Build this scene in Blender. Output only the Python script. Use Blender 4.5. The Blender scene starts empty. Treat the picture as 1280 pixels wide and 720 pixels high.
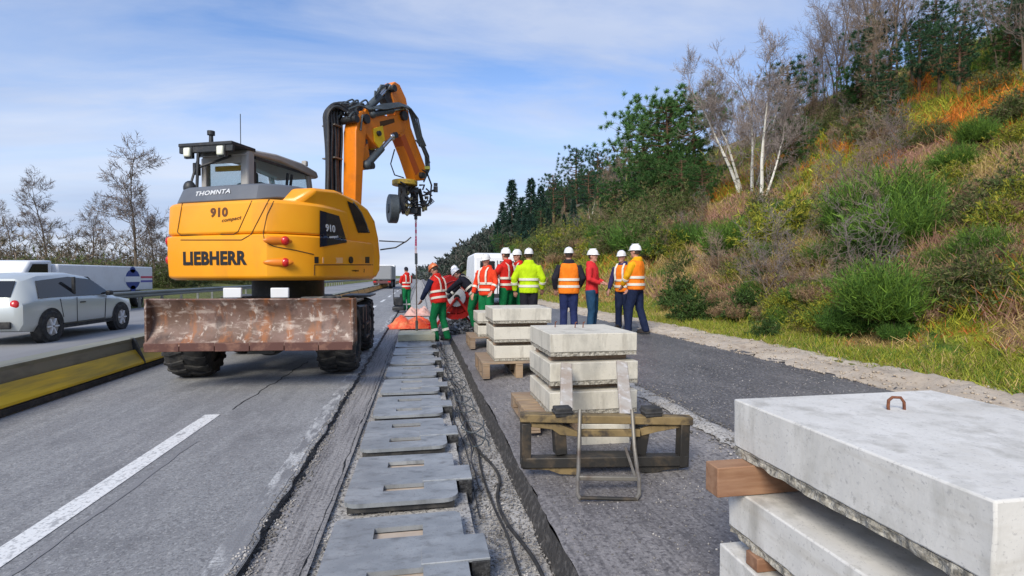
import bpy, bmesh, math, random
import numpy as np
from math import sin, cos, pi, radians, atan2, sqrt
from mathutils import Vector, Matrix, noise as mnoise
random.seed(7)
C = bpy.data.collections.new('site'); bpy.context.scene.collection.children.link(C)
SC = bpy.context.scene
# ------------------------------------------------------------ camera, sky, sun, exposure
HC = 1.40
FPX = 650.0
YAW = math.atan(115/650.0); PITCH = math.atan(15/650.0)
cam = bpy.data.cameras.new('camera'); camo = bpy.data.objects.new('camera', cam); SC.collection.objects.link(camo)
cam.sensor_width = 36.0; cam.lens = 36.0*FPX/1280.0; cam.clip_start = 0.05; cam.clip_end = 3000
camo.location = (0, 0, HC); camo.rotation_euler = (pi/2-PITCH, 0, -YAW)
SC.camera = camo
SUN_EL, SUN_AZ = radians(38), radians(212)      # azimuth clockwise from +Y: behind and to the left of the camera
w = bpy.data.worlds.new('World'); SC.world = w; w.use_nodes = True
nt = w.node_tree; nt.nodes.clear()
def wn(t, **k):
    n = nt.nodes.new(t)
    for a, b in k.items(): setattr(n, a, b)
    return n
sky = wn('ShaderNodeTexSky', sky_type='NISHITA', sun_disc=False, sun_elevation=SUN_EL, sun_rotation=SUN_AZ, air_density=1.0, dust_density=0.6, ozone_density=2.5)
bg = wn('ShaderNodeBackground'); out = wn('ShaderNodeOutputWorld')
tc = wn('ShaderNodeTexCoord'); sep = wn('ShaderNodeSeparateXYZ'); nt.links.new(tc.outputs['Generated'], sep.inputs[0])
zc = wn('ShaderNodeMath', operation='MAXIMUM'); nt.links.new(sep.outputs['Z'], zc.inputs[0]); zc.inputs[1].default_value = 0.0
za = wn('ShaderNodeMath', operation='ADD'); nt.links.new(zc.outputs[0], za.inputs[0]); za.inputs[1].default_value = 0.16
dv = wn('ShaderNodeVectorMath', operation='DIVIDE'); nt.links.new(tc.outputs['Generated'], dv.inputs[0])
cmb = wn('ShaderNodeCombineXYZ')
for i in range(3): nt.links.new(za.outputs[0], cmb.inputs[i])
nt.links.new(cmb.outputs[0], dv.inputs[1])
mp = wn('ShaderNodeMapping'); mp.inputs['Scale'].default_value = (0.55, 1.5, 0.0); mp.inputs['Rotation'].default_value = (0, 0, radians(24)); mp.inputs['Location'].default_value = (1.7, 0.4, 0)
nt.links.new(dv.outputs[0], mp.inputs[0])
n1 = wn('ShaderNodeTexNoise'); n1.inputs['Scale'].default_value = 1.3; n1.inputs['Detail'].default_value = 9; n1.inputs['Roughness'].default_value = 0.58; n1.inputs['Distortion'].default_value = 0.5
nt.links.new(mp.outputs[0], n1.inputs['Vector'])
r1 = wn('ShaderNodeMapRange'); r1.inputs['From Min'].default_value = 0.38; r1.inputs['From Max'].default_value = 0.66; r1.inputs['To Max'].default_value = 0.74
nt.links.new(n1.outputs['Fac'], r1.inputs['Value'])
# pale stratus gathers toward the horizon
r2 = wn('ShaderNodeMapRange', interpolation_type='SMOOTHSTEP'); r2.inputs['From Min'].default_value = -0.02; r2.inputs['From Max'].default_value = 0.42; r2.inputs['To Min'].default_value = 0.96; r2.inputs['To Max'].default_value = 0.0
nt.links.new(sep.outputs['Z'], r2.inputs['Value'])
mx = wn('ShaderNodeMath', operation='MULTIPLY_ADD', use_clamp=True)   # c = r1*(1-r2)+r2
inv = wn('ShaderNodeMath', operation='SUBTRACT'); inv.inputs[0].default_value = 1.0; nt.links.new(r2.outputs[0], inv.inputs[1])
nt.links.new(r1.outputs[0], mx.inputs[0]); nt.links.new(inv.outputs[0], mx.inputs[1]); nt.links.new(r2.outputs[0], mx.inputs[2])
# grey-violet to white tone inside the cloud
n2 = wn('ShaderNodeTexNoise'); n2.inputs['Scale'].default_value = 0.9; n2.inputs['Detail'].default_value = 5
mp2 = wn('ShaderNodeMapping'); mp2.inputs['Scale'].default_value = (0.5, 1.1, 0); mp2.inputs['Location'].default_value = (4.1, 2.2, 0); nt.links.new(dv.outputs[0], mp2.inputs[0]); nt.links.new(mp2.outputs[0], n2.inputs['Vector'])
r3 = wn('ShaderNodeMapRange'); r3.inputs['From Min'].default_value = 0.35; r3.inputs['From Max'].default_value = 0.65; nt.links.new(n2.outputs['Fac'], r3.inputs['Value'])
cc = wn('ShaderNodeMix', data_type='RGBA'); cc.inputs['A'].default_value = (2.5, 3.05, 4.3, 1); cc.inputs['B'].default_value = (4.1, 4.4, 5.1, 1)
nt.links.new(r3.outputs[0], cc.inputs['Factor'])
tint = wn('ShaderNodeMix', data_type='RGBA', blend_type='MULTIPLY'); tint.inputs['Factor'].default_value = 1.0; tint.inputs['B'].default_value = (0.92, 1.0, 1.16, 1)
nt.links.new(sky.outputs[0], tint.inputs['A'])
cm = wn('ShaderNodeMix', data_type='RGBA'); nt.links.new(mx.outputs[0], cm.inputs['Factor']); nt.links.new(tint.outputs['Result'], cm.inputs['A']); nt.links.new(cc.outputs['Result'], cm.inputs['B'])
nt.links.new(cm.outputs['Result'], bg.inputs['Color']); bg.inputs['Strength'].default_value = 0.12
nt.links.new(bg.outputs[0], out.inputs['Surface'])
sl = bpy.data.lights.new('sun', 'SUN'); sl.energy = 2.4; sl.angle = radians(24); sl.color = (1.0, 0.93, 0.80)
so = bpy.data.objects.new('sun', sl); SC.collection.objects.link(so)
sd = Vector((sin(SUN_AZ)*cos(SUN_EL), cos(SUN_AZ)*cos(SUN_EL), sin(SUN_EL)))
so.rotation_euler = sd.to_track_quat('Z', 'Y').to_euler(); so.location = sd*60
SC.view_settings.view_transform = 'Standard'; SC.view_settings.look = 'None'; SC.view_settings.gamma = 1.0
SC.view_settings.use_curve_mapping = False; SC.view_settings.exposure = 0.62

# ------------------------------------------------------------ helpers
_R = Vector((cos(YAW), -sin(YAW), 0)); _F = Vector((sin(YAW)*cos(PITCH), cos(YAW)*cos(PITCH), -sin(PITCH))); _U = _R.cross(_F)
def ray(px, py): return _F + _R*((px-640)/FPX) - _U*((py-360)/FPX)
def pt(px, py, d): return Vector((0, 0, HC)) + ray(px, py)*d
def gp(px, py, z=0.0):
    r = ray(px, py); return Vector((0, 0, HC)) + r*((z-HC)/r.z)
def Rz(a): return Matrix.Rotation(a, 4, 'Z')
def Tr(x, y, z): return Matrix.Translation((x, y, z))

class MB:
    """collects shapes into ONE mesh"""
    def __init__(s, M=None): s.v = []; s.f = []; s.M = M or Matrix.Identity(4)
    def add(s, vs, fs):
        o = len(s.v); M = s.M
        s.v += [tuple(M @ Vector(p)) for p in vs]; s.f += [tuple(i+o for i in f) for f in fs]; return s
    def box(s, c, d, R=None):
        x, y, z = d[0]/2, d[1]/2, d[2]/2
        vs = [Vector((i*x, j*y, k*z)) for k in (-1, 1) for j in (-1, 1) for i in (-1, 1)]
        if R is not None: vs = [R @ p for p in vs]
        c = Vector(c)
        return s.add([p+c for p in vs], [(0,2,3,1),(4,5,7,6),(0,1,5,4),(2,6,7,3),(0,4,6,2),(1,3,7,5)])
    def bar(s, a, b, w, h, up=(0, 0, 1)):
        a = Vector(a); b = Vector(b); d = (b-a); L = d.length; d.normalize(); u = Vector(up)
        x = d.cross(u)
        if x.length < 1e-4: x = d.cross(Vector((1, 0, 0)))
        x.normalize(); u = x.cross(d); R = Matrix((x, d, u)).transposed()
        return s.box((a+b)/2, (w, L, h), R)
    def tube(s, pts, r, n=8, cap=True):
        P = [Vector(p) for p in pts]; m = len(P)
        rr = r if isinstance(r, (list, tuple)) else [r]*m
        t = (P[1]-P[0]).normalized(); ref = Vector((0, 0, 1)) if abs(t.z) < .9 else Vector((1, 0, 0))
        x = t.cross(ref).normalized(); vs = []; fs = []
        for i in range(m):
            if i == 0: t = P[1]-P[0]
            elif i == m-1: t = P[-1]-P[-2]
            else: t = (P[i+1]-P[i]).normalized()+(P[i]-P[i-1]).normalized()
            if t.length < 1e-9: t = P[min(i+1, m-1)]-P[max(i-1, 0)]
            t.normalize(); x = (x - t*x.dot(t))
            if x.length < 1e-5: x = t.orthogonal()
            x.normalize(); y = t.cross(x)
            for k in range(n):
                a = 2*pi*k/n; vs.append(P[i]+(x*cos(a)+y*sin(a))*rr[i])
        for i in range(m-1):
            for k in range(n):
                k2 = (k+1) % n; fs.append((i*n+k, i*n+k2, (i+1)*n+k2, (i+1)*n+k))
        if cap: fs.append(tuple(range(n-1, -1, -1))); fs.append(tuple((m-1)*n+k for k in range(n)))
        return s.add(vs, fs)
    def loft(s, rings, cap=True):
        n = len(rings[0]); vs = [p for r in rings for p in r]; fs = []
        for i in range(len(rings)-1):
            for k in range(n):
                k2 = (k+1) % n; fs.append((i*n+k, i*n+k2, (i+1)*n+k2, (i+1)*n+k))
        if cap: fs.append(tuple(range(n-1, -1, -1))); fs.append(tuple((len(rings)-1)*n+k for k in range(n)))
        return s.add(vs, fs)
    def prism(s, poly, fn):
        """poly: list of 2D points, fn(u,v,t) -> 3D for t in 0,1"""
        return s.loft([[fn(u, v, 0) for u, v in poly], [fn(u, v, 1) for u, v in poly]])
    def ell(s, c, r, R=None, nu=14, nv=9, z0=-1.0):
        c = Vector(c); rings = []
        for j in range(nv+1):
            a = -pi/2 + pi*j/nv; zz = max(sin(a), z0); rad = cos(a) if sin(a) > z0 else sqrt(max(0, 1-z0*z0))*((j+1)/(nv+1))
            rad = max(rad, 0.02); ring = []
            for k in range(nu):
                b = 2*pi*k/nu; p = Vector((rad*cos(b)*r[0], rad*sin(b)*r[1], zz*r[2]))
                ring.append(c+(R @ p if R is not None else p))
            rings.append(ring)
        return s.loft(rings)
    def build(s, name, mat, parent=None, smooth=40, bevel=0, fix=True, segs=2, solid=0):
        me = bpy.data.meshes.new(name); me.from_pydata(s.v, [], s.f)
        if fix and len(s.f) < 60000:
            bm = bmesh.new(); bm.from_mesh(me); bmesh.ops.recalc_face_normals(bm, faces=bm.faces); bm.to_mesh(me); bm.free()
        me.update()
        if smooth:
            me.polygons.foreach_set('use_smooth', [True]*len(me.polygons))
            if smooth < 180: me.set_sharp_from_angle(angle=radians(smooth))
        if mat: me.materials.append(mat)
        o = bpy.data.objects.new(name, me); C.objects.link(o)
        if parent: o.parent = parent
        if solid: m = o.modifiers.new('s', 'SOLIDIFY'); m.thickness = solid
        if bevel:
            m = o.modifiers.new('b', 'BEVEL'); m.width = bevel; m.segments = segs; m.limit_method = 'ANGLE'; m.angle_limit = radians(40); m.harden_normals = False
        return o

def tag(o, label=None, cat=None, group=None, kind=None):
    if label: o['label'] = label
    if cat: o['category'] = cat
    if group: o['group'] = group
    if kind: o['kind'] = kind
    return o
def empty(name, loc=(0, 0, 0), rz=0, label=None, cat=None, group=None):
    o = bpy.data.objects.new(name, None); C.objects.link(o); o.location = loc; o.rotation_euler = (0, 0, rz); o.empty_display_size = .2
    return tag(o, label, cat, group)
def copy_tree(o, loc=None, rz=None, scale=None, label=None, group=None, parent=None):
    c = o.copy(); C.objects.link(c); c.parent = parent
    if loc is not None: c.location = loc
    if rz is not None: c.rotation_euler = (c.rotation_euler[0], c.rotation_euler[1], rz)
    if scale is not None: c.scale = scale if hasattr(scale, '__len__') else (scale,)*3
    if label: c['label'] = label
    if group: c['group'] = group
    for ch in [k for k in o.children]: copy_tree(ch, parent=c)
    return c
def npmesh(name, V, F, mat, parent=None, col=None, smooth=False):
    """V (N,3), F (M,k) arrays"""
    me = bpy.data.meshes.new(name); V = np.asarray(V, dtype=np.float32); F = np.asarray(F, dtype=np.int32); k = F.shape[1]
    me.vertices.add(len(V)); me.vertices.foreach_set('co', V.ravel())
    me.loops.add(F.size); me.loops.foreach_set('vertex_index', F.ravel())
    me.polygons.add(len(F)); me.polygons.foreach_set('loop_start', np.arange(0, F.size, k, dtype=np.int32)); me.polygons.foreach_set('loop_total', np.full(len(F), k, dtype=np.int32))
    if smooth: me.polygons.foreach_set('use_smooth', np.ones(len(F), dtype=bool))
    me.update(calc_edges=True); me.validate()
    if col is not None:
        a = me.color_attributes.new('Col', 'FLOAT_COLOR', 'POINT'); c4 = np.ones((len(V), 4), dtype=np.float32); c4[:, :3] = col; a.data.foreach_set('color', c4.ravel())
    me.materials.append(mat)
    o = bpy.data.objects.new(name, me); C.objects.link(o)
    if parent: o.parent = parent
    return o

# ------------------------------------------------------------ materials
def lin(r, g, b): return tuple(((c/255)/12.92 if c/255 < .04045 else ((c/255+.055)/1.055)**2.4) for c in (r, g, b))
def nmat(name, base, rough=.7, metal=0, layers=(), bump=(), coord='pos', spec=.5, coat=0, attr=False, rvar=0):
    """layers: (scale xyz, detail, lo, hi, colour, amount); bump: (scale, strength, distance)"""
    m = bpy.data.materials.new(name); m.use_nodes = True; t = m.node_tree; L = t.links; b = t.nodes['Principled BSDF']
    b.inputs['Roughness'].default_value = rough; b.inputs['Metallic'].default_value = metal; b.inputs['Specular IOR Level'].default_value = spec
    if coat: b.inputs['Coat Weight'].default_value = coat; b.inputs['Coat Roughness'].default_value = .15
    if coord == 'pos': src = t.nodes.new('ShaderNodeNewGeometry').outputs['Position']
    else: src = t.nodes.new('ShaderNodeTexCoord').outputs['Object']
    if attr:
        a = t.nodes.new('ShaderNodeAttribute'); a.attribute_name = 'Col'; cur = a.outputs['Color']
    else:
        rgb = t.nodes.new('ShaderNodeRGB'); rgb.outputs[0].default_value = (*base, 1); cur = rgb.outputs[0]
    last = None
    for i, (sc, det, lo, hi, colr, amt) in enumerate(layers):
        if not hasattr(sc, '__len__'): sc = (sc,)*3
        mp = t.nodes.new('ShaderNodeMapping'); mp.inputs['Scale'].default_value = sc; mp.inputs['Location'].default_value = (3.1*i, 1.7*i, .9*i); L.new(src, mp.inputs[0])
        n = t.nodes.new('ShaderNodeTexNoise'); n.inputs['Scale'].default_value = 1; n.inputs['Detail'].default_value = det; n.inputs['Roughness'].default_value = .62; L.new(mp.outputs[0], n.inputs['Vector'])
        r = t.nodes.new('ShaderNodeMapRange'); r.inputs['From Min'].default_value = lo; r.inputs['From Max'].default_value = hi; r.inputs['To Max'].default_value = amt; L.new(n.outputs['Fac'], r.inputs['Value'])
        x = t.nodes.new('ShaderNodeMix'); x.data_type = 'RGBA'; L.new(r.outputs[0], x.inputs['Factor']); L.new(cur, x.inputs['A']); x.inputs['B'].default_value = (*colr, 1); cur = x.outputs['Result']; last = r.outputs[0]
    L.new(cur, b.inputs['Base Color'])
    if rvar and last:
        r = t.nodes.new('ShaderNodeMapRange'); r.inputs['To Min'].default_value = rough; r.inputs['To Max'].default_value = rough+rvar; L.new(last, r.inputs['Value']); L.new(r.outputs[0], b.inputs['Roughness'])
    nrm = None
    for (sc, st, di) in bump:
        if not hasattr(sc, '__len__'): sc = (sc,)*3
        mp = t.nodes.new('ShaderNodeMapping'); mp.inputs['Scale'].default_value = sc; L.new(src, mp.inputs[0])
        n = t.nodes.new('ShaderNodeTexNoise'); n.inputs['Scale'].default_value = 1; n.inputs['Detail'].default_value = 4; L.new(mp.outputs[0], n.inputs['Vector'])
        bb = t.nodes.new('ShaderNodeBump'); bb.inputs['Strength'].default_value = st; bb.inputs['Distance'].default_value = di; L.new(n.outputs['Fac'], bb.inputs['Height'])
        if nrm: L.new(nrm, bb.inputs['Normal'])
        nrm = bb.outputs[0]
    if nrm: L.new(nrm, b.inputs['Normal'])
    return m
K = (0.02, 0.02, 0.02)
M = {}
M['asphalt'] = nmat('worn_asphalt', (.27, .27, .27), .78, 0, [((.5, .12, 1), 3, .4, .65, (.205, .205, .21), .75), ((1.5, .06, 1), 4, .48, .62, (.19, .19, .195), .6), ((9, 1.2, 1), 4, .45, .7, (.34, .34, .335), .6), ((2.2, 1.5, 1), 6, .56, .66, (.13, .13, .135), .45), (55, 2, .55, .66, (.42, .42, .41), .55), (70, 2, .52, .66, (.10, .10, .103), .7), (26, 3, .54, .66, (.15, .15, .15), .5), ((1.1, .35, 1), 5, .55, .68, (.16, .16, .165), .5)], [(90, .55, .006), (25, .25, .01)])
M['asphalt_far'] = nmat('worn_asphalt_left', (.26, .26, .265), .8, 0, [((.5, .12, 1), 3, .4, .65, (.15, .15, .156), .6)], [(60, .3, .006)])
M['milled'] = nmat('milled_asphalt', (.24, .23, .225), .85, 0, [((1.2, .3, 1), 4, .42, .62, (.36, .345, .33), .7), ((38, 1.1, 1), 3, .46, .62, (.09, .085, .085), .6), (60, 2, .52, .64, (.36, .34, .33), .6), (48, 2, .54, .66, (.05, .045, .05), .7)], [((45, 3, 1), .7, .012), (70, .6, .008)])
M['milled_dark'] = nmat('dark_milled_asphalt', (.10, .094, .095), .42, 0, [((.5, .35, 1), 4, .42, .65, (.18, .168, .165), .8), ((.9, .25, 1), 3, .55, .66, (.06, .055, .056), .7), ((5, 1.6, 1), 5, .5, .66, (.21, .195, .19), .5), (32, 2, .54, .64, (.32, .30, .29), .6), (40, 2, .52, .66, (.035, .03, .035), .6)], [((22, 6, 1), .5, .012), (60, .5, .008)])
M['milled_mid'] = nmat('pale_milled_asphalt', (.17, .158, .156), .66, 0, [((1.0, .4, 1), 4, .4, .62, (.33, .31, .30), .8), ((26, 4, 1), 4, .48, .62, (.07, .065, .066), .5), (24, 4, .5, .64, (.09, .085, .085), .5), (60, 2, .55, .67, (.34, .32, .32), .6), (42, 2, .52, .66, (.04, .035, .04), .6)], [((30, 9, 1), .6, .012), (60, .5, .008)])
M['bed'] = nmat('gravelly_concrete_bed', (.38, .365, .345), .88, 0, [((2.5, 1.2, 1), 4, .4, .62, (.48, .465, .44), .7), ((3, 5, 1), 4, .5, .66, (.24, .22, .20), .55), (45, 2, .52, .62, (.08, .075, .07), .75), (65, 2, .55, .65, (.6, .58, .55), .5)], [(50, .9, .012), (14, .4, .02)])
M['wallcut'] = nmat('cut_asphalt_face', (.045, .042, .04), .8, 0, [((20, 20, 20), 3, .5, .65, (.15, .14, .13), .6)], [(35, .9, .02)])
M['black'] = nmat('black_asphalt_edge', (.025, .025, .026), .8, 0, [(30, 2, .5, .65, (.12, .12, .12), .5)], [(40, .8, .02)])
M['white_line'] = nmat('white_road_paint', (.74, .74, .72), .6, 0, [(40, 3, .52, .64, (.3, .3, .3), .7), ((18, 5, 1), 5, .55, .66, (.28, .28, .28), .8), ((3, .6, 1), 3, .55, .7, (.45, .45, .44), .5)], [(80, .3, .004)])
M['conc'] = nmat('pale_concrete', (.60, .56, .47), .82, 0, [((3, 3, 3), 5, .4, .65, (.70, .66, .56), .6), ((5, 5, 2.0), 5, .50, .68, (.34, .32, .27), .65), ((9, 9, 1.5), 5, .56, .68, (.28, .25, .20), .5), (60, 2, .60, .70, (.3, .29, .26), .4)], [(40, .25, .004), (7, .25, .01)])
M['conc_near'] = nmat('white_grey_concrete', (.62, .60, .555), .8, 0, [((4, 4, 4), 6, .4, .65, (.72, .70, .655), .7), ((9, 9, 5), 6, .50, .70, (.42, .405, .36), .7), ((6, 6, 1.2), 6, .54, .68, (.33, .31, .27), .55), (35, 3, .66, .72, (.3, .29, .26), .5), (90, 2, .60, .70, (.34, .33, .32), .5), ((2, 2, 14), 4, .56, .7, (.42, .38, .31), .4)], [(60, .25, .003), (9, .3, .008)])
M['agg'] = nmat('rough_aggregate', (.34, .31, .25), .95, 0, [(55, 2, .45, .6, (.50, .47, .40), .8), (38, 2, .52, .64, (.12, .11, .09), .8)], [(45, 1.0, .015)])
M['yellow'] = nmat('yellow_orange_paint', (.88, .335, .006), .38, 0, [((.9, .9, .9), 3, .42, .62, (.92, .40, .010), .7), ((2.5, 2.5, .8), 5, .58, .75, (.5, .2, .03), .35)], [(3, .04, .01)], coord='obj', coat=.25)
M['boomy'] = nmat('orange_boom_paint', (.80, .22, .006), .42, 0, [((3, 3, 3), 5, .5, .7, (.45, .13, .02), .5)], [(6, .08, .01)], coord='obj', coat=.1)
M['seam'] = nmat('dark_seam', (.09, .04, .01), .8)
M['grey'] = nmat('grey_cover', (.11, .12, .14), .5, 0, [((2, 2, 2), 4, .45, .7, (.16, .17, .19), .6)], coord='obj')
M['cabgrey'] = nmat('light_grey_cab_paint', (.40, .38, .35), .5, 0, [((3, 3, 3), 4, .45, .7, (.30, .28, .26), .6)], coord='obj')
M['dark'] = nmat('dark_metal', (.035, .037, .04), .5, .3, [(12, 3, .5, .7, (.10, .09, .08), .5)], [(30, .2, .003)])
M['chassis'] = nmat('dirty_dark_steel', (.07, .07, .068), .65, .2, [(6, 4, .45, .65, (.17, .15, .12), .6), (30, 3, .55, .7, (.02, .02, .02), .6)], [(25, .3, .005)])
M['rust'] = nmat('scraped_rusty_blade_steel', (.125, .068, .045), .62, .0, [((2.2, 2, 3.5), 5, .42, .6, (.21, .13, .105), .85), ((7, 5, 1.0), 5, .52, .64, (.30, .105, .03), .8), ((4.5, 3, 12), 7, .54, .66, (.48, .39, .33), .7), ((14, 6, 9), 6, .57, .66, (.60, .52, .45), .7), ((3.5, 2, 2.5), 4, .56, .68, (.055, .03, .025), .8)], [(20, .4, .006)])
M['rustred'] = nmat('rusted_rebar', (.20, .07, .03), .8, 0, [(60, 3, .4, .6, (.09, .03, .02), .7)], [(60, .5, .003)])
M['rubber'] = nmat('black_rubber', (.022, .022, .023), .8, 0, [(10, 4, .45, .65, (.075, .07, .062), .7)], [(40, .3, .004)])
M['hose'] = nmat('black_hose', (.02, .02, .022), .45, 0, [(20, 3, .5, .7, (.06, .06, .065), .5)])
M['hosegrey'] = nmat('sleeved_grey_hose', (.06, .075, .085), .5, 0, [(30, 3, .5, .7, (.14, .16, .17), .5)])
M['steel'] = nmat('galvanised_lid_plate', (.27, .285, .295), .5, .3, [((2.5, 4, 2), 5, .42, .62, (.40, .415, .42), .8), ((7, 14, 2), 5, .52, .68, (.15, .155, .155), .7), (90, 3, .58, .7, (.18, .17, .16), .5)], [(8, .08, .01), (60, .15, .002)], rvar=.2)
M['chrome'] = nmat('cylinder_rod', (.5, .5, .5), .2, .9)
M['wood'] = nmat('pallet_wood', (.26, .195, .14), .8, 0, [((3, 22, 22), 4, .45, .65, (.22, .13, .07), .7), ((2, 2, 2), 3, .5, .7, (.5, .35, .2), .5)], [((4, 60, 60), .4, .004)])
M['woodred'] = nmat('reddish_timber', (.31, .17, .10), .8, 0, [((3, 26, 26), 4, .45, .65, (.20, .09, .045), .8), ((2, 2, 2), 3, .5, .7, (.45, .27, .15), .5)], [((4, 60, 60), .4, .004)])
M['woodgrey'] = nmat('weathered_wood', (.34, .24, .17), .85, 0, [((20, 3, 22), 4, .45, .65, (.16, .11, .08), .7), ((3, 3, 3), 3, .5, .7, (.45, .33, .24), .5)], [((60, 4, 60), .4, .004)])
M['inwood'] = nmat('tan_pad_in_slot', (.42, .34, .27), .9, 0, [(9, 3, .4, .6, (.5, .42, .34), .6)])
M['forkpaint'] = nmat('worn_pale_fork', (.50, .46, .40), .55, .1, [((4, 4, 4), 5, .45, .62, (.34, .25, .18), .7), (14, 4, .55, .65, (.7, .68, .66), .6)], [(30, .2, .003)])
M['framey'] = nmat('dirty_yellow_frame', (.17, .12, .05), .7, .1, [((3, 3, 3), 4, .4, .6, (.34, .24, .11), .7), ((8, 8, 8), 5, .5, .62, (.045, .035, .028), .9)], [(30, .3, .004)])
M['frameb'] = nmat('black_frame_steel', (.03, .028, .025), .55, .2, [((6, 6, 6), 5, .5, .66, (.14, .10, .06), .55)], [(30, .3, .004)])
M['railgrey'] = nmat('rubbed_grey_tube', (.20, .185, .16), .5, .3, [((8, 8, 8), 5, .45, .66, (.09, .06, .045), .8)], [(30, .3, .004)])
M['glass'] = nmat('cab_glass', (.10, .22, .22), .05, 0)
_b = M['glass'].node_tree.nodes['Principled BSDF']; _b.inputs['Transmission Weight'].default_value = .75; _b.inputs['IOR'].default_value = 1.1; _b.inputs['Base Color'].default_value = (.70, .86, .86, 1); _b.inputs['Alpha'].default_value = .22
M['darkglass'] = nmat('dark_tinted_glass', (.012, .014, .018), .08, 0, spec=.5)
M['white'] = nmat('white_paint', (.78, .79, .80), .4, 0, [((2, 2, 2), 4, .5, .7, (.66, .66, .66), .5)])
M['letter_black'] = nmat('black_lettering', (.012, .011, .012), .5)
M['letter_white'] = nmat('white_lettering', (.62, .63, .64), .5)
M['letter_brown'] = nmat('brown_lettering', (.13, .045, .01), .5)
M['red'] = nmat('red_lens', (.55, .012, .01), .25, coat=.5)
M['redpaint'] = nmat('red_machine_paint', (.55, .02, .015), .45, 0, [((6, 6, 6), 4, .5, .66, (.3, .02, .015), .5)])
M['lamp'] = nmat('work_lamp_lens', (.85, .85, .68), .2)
M['decal'] = nmat('dark_blue_decal', (.008, .012, .03), .2)
M['sandy'] = nmat('sandy_spoil', (.42, .35, .27), .95, 0, [((1.5, 1.2, 2), 5, .42, .62, (.54, .47, .38), .8), ((5, 4, 4), 5, .56, .70, (.24, .18, .13), .6), (30, 3, .60, .70, (.14, .12, .10), .5)], [(25, .5, .015), (7, .4, .03)])
M['stone'] = nmat('loose_stone', (.30, .28, .26), .9, 0, [(3, 2, .4, .6, (.10, .095, .09), .9), (5, 2, .55, .65, (.55, .52, .48), .8)])
M['rubble'] = nmat('black_rubble', (.05, .055, .06), .8, 0, [(4, 2, .5, .6, (.28, .29, .30), .8)])
M['barrier'] = nmat('grey_green_barrier', (.22, .22, .17), .6, .2, [((1, .4, 3), 4, .45, .65, (.33, .32, .24), .7), ((6, .8, 3), 4, .55, .68, (.09, .08, .06), .6)], [(12, .2, .01)])
M['barrieryel'] = nmat('yellow_barrier_stripe', (.72, .50, .02), .55, 0, [((3, .6, 8), 4, .48, .66, (.34, .25, .04), .75)])
M['barrieror'] = nmat('orange_barrier_stripe', (.65, .30, .04), .55, 0, [((3, .6, 8), 4, .48, .66, (.45, .2, .08), .6)])
M['galv'] = nmat('galvanised_rail', (.26, .27, .25), .5, .5, [((1, .5, 3), 4, .45, .65, (.17, .18, .16), .7)])
M['pine'] = nmat('foliage', (.05, .1, .03), .75, attr=True, spec=.25, layers=[((.9, .9, .9), 2, .4, .65, (.06, .10, .02), .12)])
for k in ('pine',):
    t = M[k].node_tree; b = t.nodes['Principled BSDF']; tr = t.nodes.new('ShaderNodeBsdfTranslucent'); mxs = t.nodes.new('ShaderNodeMixShader'); mxs.inputs[0].default_value = .28
    s_ = b.inputs['Base Color'].links[0].from_socket; t.links.new(s_, tr.inputs[0]); t.links.new(b.outputs[0], mxs.inputs[1]); t.links.new(tr.outputs[0], mxs.inputs[2]); t.links.new(mxs.outputs[0], t.nodes['Material Output'].inputs[0])
M['terrain'] = nmat('bank_soil_and_litter', (.1, .1, .05), .95, attr=True, spec=.2, layers=[((2.2, 2.2, 2.2), 5, .5, .7, (.07, .045, .02), .55), ((12, 12, 12), 4, .5, .7, (.30, .22, .10), .4)], bump=[(4, 1, .12), (14, 1, .05)])
M['bark'] = nmat('brown_bark', (.13, .095, .065), .9, 0, [((6, 6, 2), 4, .4, .65, (.22, .17, .12), .6)], [((20, 20, 5), .6, .02)])
M['pinebark'] = nmat('reddish_bark', (.17, .09, .05), .9, 0, [((6, 6, 2), 4, .4, .65, (.09, .06, .04), .6)], [((20, 20, 5), .6, .02)])
M['birch'] = nmat('white_birch_bark', (.72, .69, .60), .7, 0, [((3, 3, 9), 4, .56, .62, (.06, .05, .04), .9), ((2, 2, 2), 3, .45, .7, (.50, .46, .36), .6)])
M['twig'] = nmat('grey_brown_twigs', (.17, .135, .12), .9, 0, [(.8, 2, .4, .6, (.24, .20, .18), .7)])
M['twigpale'] = nmat('pale_birch_twigs', (.30, .25, .225), .9, 0, [(.8, 2, .4, .6, (.20, .165, .15), .7)])
M['twigtan'] = nmat('tan_twigs', (.30, .22, .15), .9, 0, [(.8, 2, .4, .6, (.20, .14, .10), .7)])
def cloth(name, colr, rough=.85, var=.3): return nmat(name, colr, rough, 0, [((7, 7, 5), 4, .45, .7, tuple(c*(1-var) for c in colr), .8), ((14, 14, 9), 3, .58, .72, tuple(min(1, c*1.25+.02) for c in colr), .4)], [((16, 16, 9), .7, .03), (160, .15, .002)], coord='obj', spec=.2)
M['c_red'] = cloth('red_cloth', (.62, .022, .016)); M['c_orange'] = cloth('orange_cloth', (.85, .15, .012)); M['c_yellow'] = cloth('fluorescent_yellow_cloth', (.50, .72, .01))
M['c_amber'] = cloth('amber_cloth', (.80, .40, .01)); M['c_green'] = cloth('green_cloth', (.006, .17, .055)); M['c_navy'] = cloth('navy_cloth', (.02, .03, .10)); M['c_black'] = cloth('black_cloth', (.02, .02, .03))
M['c_denim'] = cloth('denim_cloth', (.018, .06, .12)); M['c_vest'] = cloth('orange_vest_cloth', (.90, .22, .015)); M['c_darknavy'] = cloth('dark_navy_cloth', (.012, .02, .055)); M['c_white'] = cloth('white_cloth', (.65, .62, .60))
M['c_redorange'] = cloth('red_orange_cloth', (.80, .06, .02)); M['c_purple'] = cloth('purple_navy_cloth', (.035, .03, .11)); M['c_coral'] = cloth('coral_red_cloth', (.62, .03, .035))
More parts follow.
